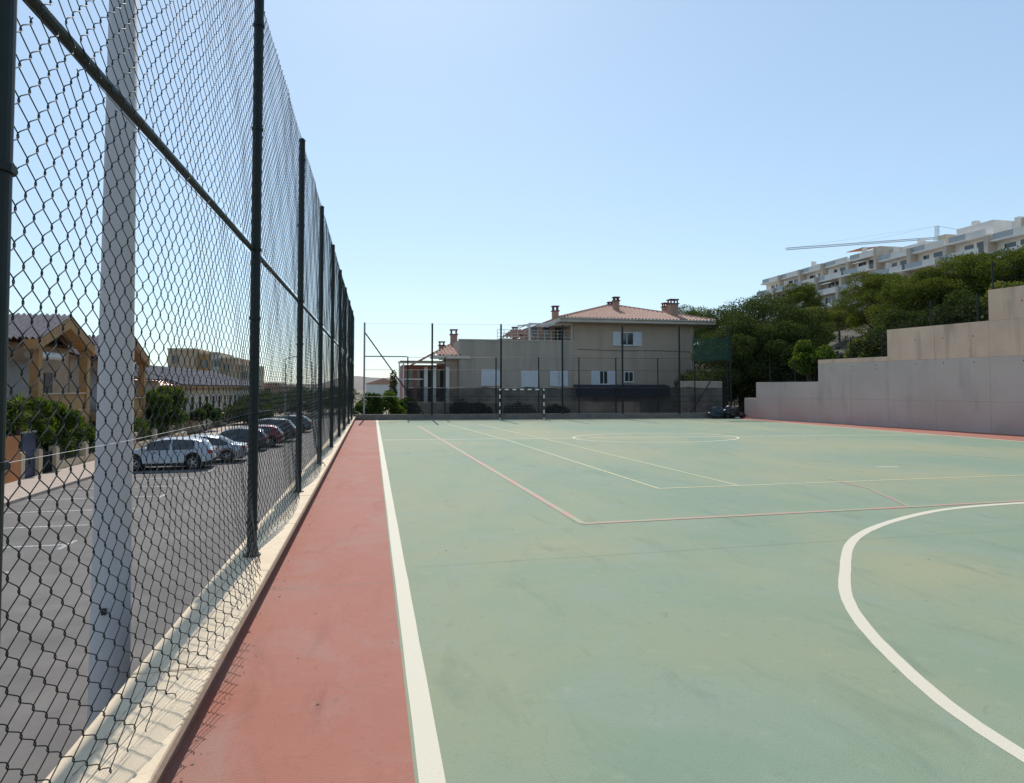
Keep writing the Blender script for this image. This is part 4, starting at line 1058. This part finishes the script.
def hedge(label, y0, y1, z0, z1, x=-15.1, d=.45, m='hedge', n=5000, seed=1):
    g = random.Random(seed); cl = []; t = thing('hedge', label, 'hedge', (x, y0, z0)); L = y1-y0; h = z1-z0
    k = int(L*3)
    for i in range(k): cl.append((g.uniform(-d*.3, d*.3), L*(i+.5)/k, g.uniform(.25, .8)*h, d*.8, .45, .3*h))
    leaves('foliage', cl, n, .13, M[m], t, seed, 1.6)
    MB().box(-.1, .1, .1, L-.1, 0, h*.6).build('branch_core', M['trunk'], t)
hedge('clipped dark hedge on the street wall left of the lamp post', 35.5, 41, G+.5, -.15, seed=4)
hedge('clipped dark hedge behind the parked white car', 41.5, 57, G+.5, -.35, seed=5, n=8000)
# plants in front of the houses
yc = thing('yucca', 'spiky yucca rising behind the orange pillar', 'plant', (-14.95, 32.3, G))
MB().tube([(0, 0, 0), (.05, .05, 1.6), (0, .1, 3.0)], [.14, .12, .09], 8).build('trunk', M['trunk'], yc)
bl = MB(); g = random.Random(9)
for hd in ((0, .1, 3.15), (.1, -.3, 2.5)):
    for k in range(110):
        a = g.uniform(0, 6.28); e = g.uniform(-.5, 1.4); L = g.uniform(.55, .95); d = Vector((math.cos(a)*math.cos(e), math.sin(a)*math.cos(e), math.sin(e)))
        s = d.cross(Vector((0, 0, 1))).normalized()*.035; p = Vector(hd); m_ = p+d*L*.5; q = p+d*L-Vector((0, 0, .12*L))
        bl.quad(p-s*.6, m_-s, m_+s, p+s*.6); bl.quad(m_-s, q, m_+s)
bl.build('blades', M['yucca'], yc, fix=False)
def P(x, y, X): d = ray(x, y); t = X/d[0]; return d[1]*t, HC+d[2]*t
y_, z_ = P(42, 377, -15.4); bush('garden_tree', 'big dark green bush hiding the foot of the gabled house', (-15.4, y_, G), 1.3, 2.5, z_-G, M['bush'], 41, 16000, .11, 'tree')
y_, z_ = P(165, 378, -15.2); bush('garden_tree', 'rounded leafy tree above the parked white car', (-15.2, y_, G), 1.6, 3.2, z_-G, M['bush'], 42, 16000, .13, 'tree')
y_, z_ = P(207, 398, -14.6); bush('garden_tree', 'lower dark bush behind the parked silver car', (-14.6, y_, G), 1.2, 2.6, z_-G, M['hedge'], 43, 10000, .14, 'tree')
for i, (x, yt, Yd, wd, lb) in enumerate((
        (248, 402, 75, 2.6, 'low dark tree at the end of the long yellow terrace'),
        (268, 392, 86, 3.6, 'dark tree just right of the second tall fence post, over the red car'),
        (288, 390, 92, 4.2, 'dark tree behind the thin street lamp over the black car'),
        (305, 388, 96, 3.8, 'dark tree between the fourth and fifth fence posts'),
        (322, 387, 104, 4.0, 'dark distant tree at the far end of the parking street'),
        (338, 386, 112, 4.0, 'dark distant tree furthest down the street'))):
    p = at(x, yt, Yd); bush('street_tree', lb, (p.x, Yd, G), wd, wd, p.z-G, M['pine_dark'], 60+i, 12000, .17, 'tree', 'trees down the street')
# thin street lamp down the street
sp = at(285, 425, 75); slamp = thing('street_lamp', 'thin grey street lamp far down the parking street', 'street lamp', (sp.x, 75, G))
MB().tube([(0, 0, 0), (0, 0, 7.2)], [.10, .05], 10).build('pole', M['postgrey'], slamp); MB().tube([(0, 0, 7.15), (.5, 0, 7.35), (.95, 0, 7.38)], .035, 8).build('arm', M['postgrey'], slamp)
MB().box(.8, 1.4, -.12, .12, 7.33, 7.45).build('lantern', M['postgrey'], slamp, bevel=.02)

# ------------------------------------------------------------------ cars
def car(label, kind, paint, loc, rz, plate=True):
    """car heading along local +x, origin on the ground in the middle"""
    t = thing('parked_car', label, 'car', loc, rz, 'cars parked in a row beside the court')
    L, W, H, belt, hood, tail, wb, wr = dict(suv=(4.35, .90, 1.54, .98, .98, 1.02, 2.62, .345), sedan=(4.5, .89, 1.46, .93, .90, .98, 2.65, .325),
                                  hatch=(4.0, .86, 1.47, .92, .90, .95, 2.5, .31), big=(4.7, .94, 1.74, 1.05, 1.05, 1.08, 2.8, .365))[kind]
    x0, x1 = -L/2, L/2; fx, rx = x0+L*.5+wb/2-.02, x0+L*.5-wb/2-.02
    # roof line keyed along x, front at +x
    if kind == 'sedan': key = [(x0, .72), (x0+.12, tail-.05), (x0+.62, tail+.01), (x0+1.35, H-.10), (x0+1.9, H-.01), (x0+2.4, H), (x0+2.85, H-.06), (x0+3.5, hood+.04), (x1-.35, hood-.10), (x1-.08, .68), (x1, .55)]
    elif kind == 'hatch': key = [(x0, .75), (x0+.06, tail), (x0+.35, H-.15), (x0+.75, H-.03), (x0+1.5, H), (x0+2.1, H-.03), (x0+2.5, H-.13), (x0+3.05, hood+.05), (x1-.3, hood-.1), (x1-.08, .66), (x1, .55)]
    else: key = [(x0, .80), (x0+.07, tail), (x0+.50, H-.16), (x0+.85, H-.04), (x0+1.7, H), (x0+2.3, H-.02), (x0+2.65, H-.10), (x0+3.3, hood+.06), (x1-.35, hood-.06), (x1-.08, .74), (x1, .6)]
    def topz(x):
        for (a, za), (b, zb) in zip(key[:-1], key[1:]):
            if a <= x <= b: u = (x-a)/(b-a); u = u*u*(3-2*u)*.4+u*.6; return za+(zb-za)*u
        return key[-1][1]
    kx = [k[0] for k in key]
    xs_ = sorted(set([round(v, 3) for v in list(np.linspace(x0, x1, 40))+kx+[fx+dx for dx in np.linspace(-wr*1.15, wr*1.15, 9)]+[rx+dx for dx in np.linspace(-wr*1.15, wr*1.15, 9)]]))
    rowsV = []; n = 7
    for x in xs_:
        tz = topz(x); e = min(1, (x-x0)/.35, (x1-x)/.45)
        hwid = W*(.86+.14*math.sqrt(max(0, e)))
        zb = .22+.10*max(0, 1-(x-x0)/.5)+.06*max(0, 1-(x1-x)/.5)
        for cx in (fx, rx):
            if abs(x-cx) < wr*1.15: zb = max(zb, wr+math.sqrt((wr*1.15)**2-(x-cx)**2)-.01)
        zbl = min(belt+.02*(x0+L*.6-x)/L, tz-.02)
        zm = max(zb+.02, (zb+zbl)/2) if kind not in ('suv', 'big') else zb+.13
        cab = max(0, tz-zbl)
        wr_ = hwid-.05-.30*cab*.62
        zroof = tz-min(.05, cab*.2)
        prof = [(hwid*.97, zb), (hwid, zm), (hwid*.985, zbl-.03 if zbl-.03 > zm else zm+.005), (hwid*.955, zbl), (wr_, zroof), (wr_*.82, tz), (0, tz+.015)]
        rowsV.append(prof)
    V = []; 
    for x, pf in zip(xs_, rowsV):
        for y, z in pf: V.append((x, -y, z))
        for y, z in reversed(pf[:-1]): V.append((x, y, z))
    m = 2*n-1; body, side, front, rear, clad = [], [], [], [], []
    if kind == 'sedan': cab0, cab1, rs, ws, piv = x0+.95, x0+3.15, (x0+.70, x0+1.32), (x0+2.90, x0+3.42), [x0+1.95]
    elif kind == 'hatch': cab0, cab1, rs, ws, piv = x0+.75, x0+2.75, (x0+.10, x0+.38), (x0+2.5, x0+3.0), [x0+1.65]
    else: cab0, cab1, rs, ws, piv = x0+.80, x0+2.95, (x0+.12, x0+.50), (x0+2.65, x0+3.24), [x0+1.85]
    for i in range(len(xs_)-1):
        xm = (xs_[i]+xs_[i+1])/2
        for j in range(m-1):
            q = (i*m+j, (i+1)*m+j, (i+1)*m+j+1, i*m+j+1)
            isside = j in (3, m-5); istop = j in (4, 5, m-7, m-6)
            if isside and cab0 < xm < cab1 and not any(abs(xm-p) < .05 for p in piv): side.append(q)
            elif istop and ws[0] < xm < ws[1]: front.append(q)
            elif istop and rs[0] < xm < rs[1]: rear.append(q)
            elif j in (0, m-2) and kind == 'suv': clad.append(q)
            else: body.append(q)
    def sub(name, faces, mt, parent):
        used = sorted({k for f in faces for k in f}); mp = {k: i for i, k in enumerate(used)}
        mb = MB(); mb.v = [V[k] for k in used]; mb.f = [tuple(mp[k] for k in f) for f in faces]
        o = mb.build(name, mt, parent, smooth=True)
        return o
    body.append(tuple(range(m))); last = (len(xs_)-1)*m; body.append(tuple(last+k for k in range(m-1, -1, -1)))
    bo = sub('body', body, paint, t)
    for sg in (0, 1):
        cut = [cab0]+piv+[cab1]
        for xa, xb in zip(cut[:-1], cut[1:]):
            fs = [f for f in side if (V[f[0]][1] > 0) == bool(sg) and xa <= sum(V[k][0] for k in f)/4 < xb]
            if fs: sub('side_window', fs, M['carglass'], t)
    if clad:
        for sg in (0, 1): sub('lower_cladding', [f for f in clad if (V[f[0]][1] > 0) == bool(sg)], M['trim'], t)
    sub('windscreen', front, M['carglass'], t); sub('rear_window', rear, M['carglass'], t)
    MB().box(x0+.15, x1-.2, -W*.86, W*.86, .2, belt-.12).build('underbody', M['black'], t)
    MB().box(x0-.03, x0+.10, -W*.80, W*.80, .30, .52).build('rear_bumper', M['trim'], t, bevel=.03)
    MB().box(x1-.12, x1+.02, -W*.78, W*.78, .26, .46).build('front_bumper', M['trim'], t, bevel=.03)
    for s in (-1, 1):
        MB().box(x0-.005, x0+.26, s*W*.80-.13, s*W*.80+.13, tail-.24, tail-.07).build('tail_light', M['redlens'], t, bevel=.02)
        MB().box(x1-.34, x1-.06, s*W*.74-.13, s*W*.74+.13, .62, .73).build('headlight', M['clearlens'], t, bevel=.02)
        xm = cab1+.02; MB().box(xm-.09, xm+.09, s*(W+.03)-.09, s*(W+.03)+.09, belt+.01, belt+.15).build('mirror', paint, t, bevel=.03)
        for cx in (fx, rx):
            wl = thing_wheel(t, (cx, s*(W-.11), wr), wr, s)
        for dxh in (.15, 1.05): MB().box(cab1-1.0+dxh-.55, cab1-1.0+dxh-.40, s*W*.995-.012, s*W*.995+.012, belt-.12, belt-.09).build('door_handle', M['trim'], t)
    MB().box(x0-.045, x0-.031, -.26, .26, .56, .67).build('number_plate', M['plate'], t)
    return t
def thing_wheel(parent, c, r, s):
    mb = MB(); n = 24
    for yv, rr in ((-.10, r*.62), (-.10, r*.93), (-.07, r), (.07, r), (.10, r*.93), (.10, r*.62)):
        for k in range(n): mb.v.append((rr*math.cos(2*math.pi*k/n), yv, rr*math.sin(2*math.pi*k/n)))
    for a in range(5):
        for k in range(n): mb.f.append((a*n+k, a*n+(k+1) % n, (a+1)*n+(k+1) % n, (a+1)*n+k))
    mb.f.append(tuple(range(n))); mb.f.append(tuple(5*n+k for k in range(n-1, -1, -1)))
    wv = mb.build('wheel', M['tyre'], parent, smooth=False); wv.location = c
    rm = MB(); rm.tube([(0, s*.085, 0), (0, s*.108, 0)], r*.18, 12)
    for k in range(5):
        a = 2*math.pi*k/5; d = Vector((math.cos(a), 0, math.sin(a))); rm.bar(d*r*.1+Vector((0, s*.104, 0)), d*r*.60+Vector((0, s*.104, 0)), .07, .05)
    ring = [(math.cos(2*math.pi*k/20)*r*.6, s*.104, math.sin(2*math.pi*k/20)*r*.6) for k in range(21)]
    rm.tube(ring, .018, 6, False); rm.build('rim', M['rim'], wv)
    return wv
cars = [
    ('white crossover car with black lower trim, first of the parked row beside the lamp post', 'suv', car_paint('white_car', (.42, .43, .46), .0), (-10.0, 36.05), 183),
    ('silver car with a shining roof, parked next beyond the white crossover', 'sedan', car_paint('silver_car', (.30, .32, .35), .6), (-9.0, 38.9), 182),
    ('dark blue hatchback half hidden behind the second tall fence post', 'hatch', car_paint('dark_blue_car', (.02, .025, .045), .4), (-8.6, 45.3), 182),
    ('dark red car with a sun glint on its roof, just right of the fence post', 'hatch', car_paint('dark_red_car', (.16, .012, .02), .35), (-8.0, 48.2), 181),
    ('black tall estate car parked beyond the red car', 'big', car_paint('black_car', (.012, .012, .014), .2), (-7.95, 52.4), 180),
    ('dark grey car furthest along the parked row, between the third and fourth fence posts', 'suv', car_paint('grey_car', (.07, .085, .095), .5), (-7.55, 63.0), 178),
]
for lb, kind, pt, (x, y), a in cars: car(lb, kind, pt, (x, y, G+.004), R(a))
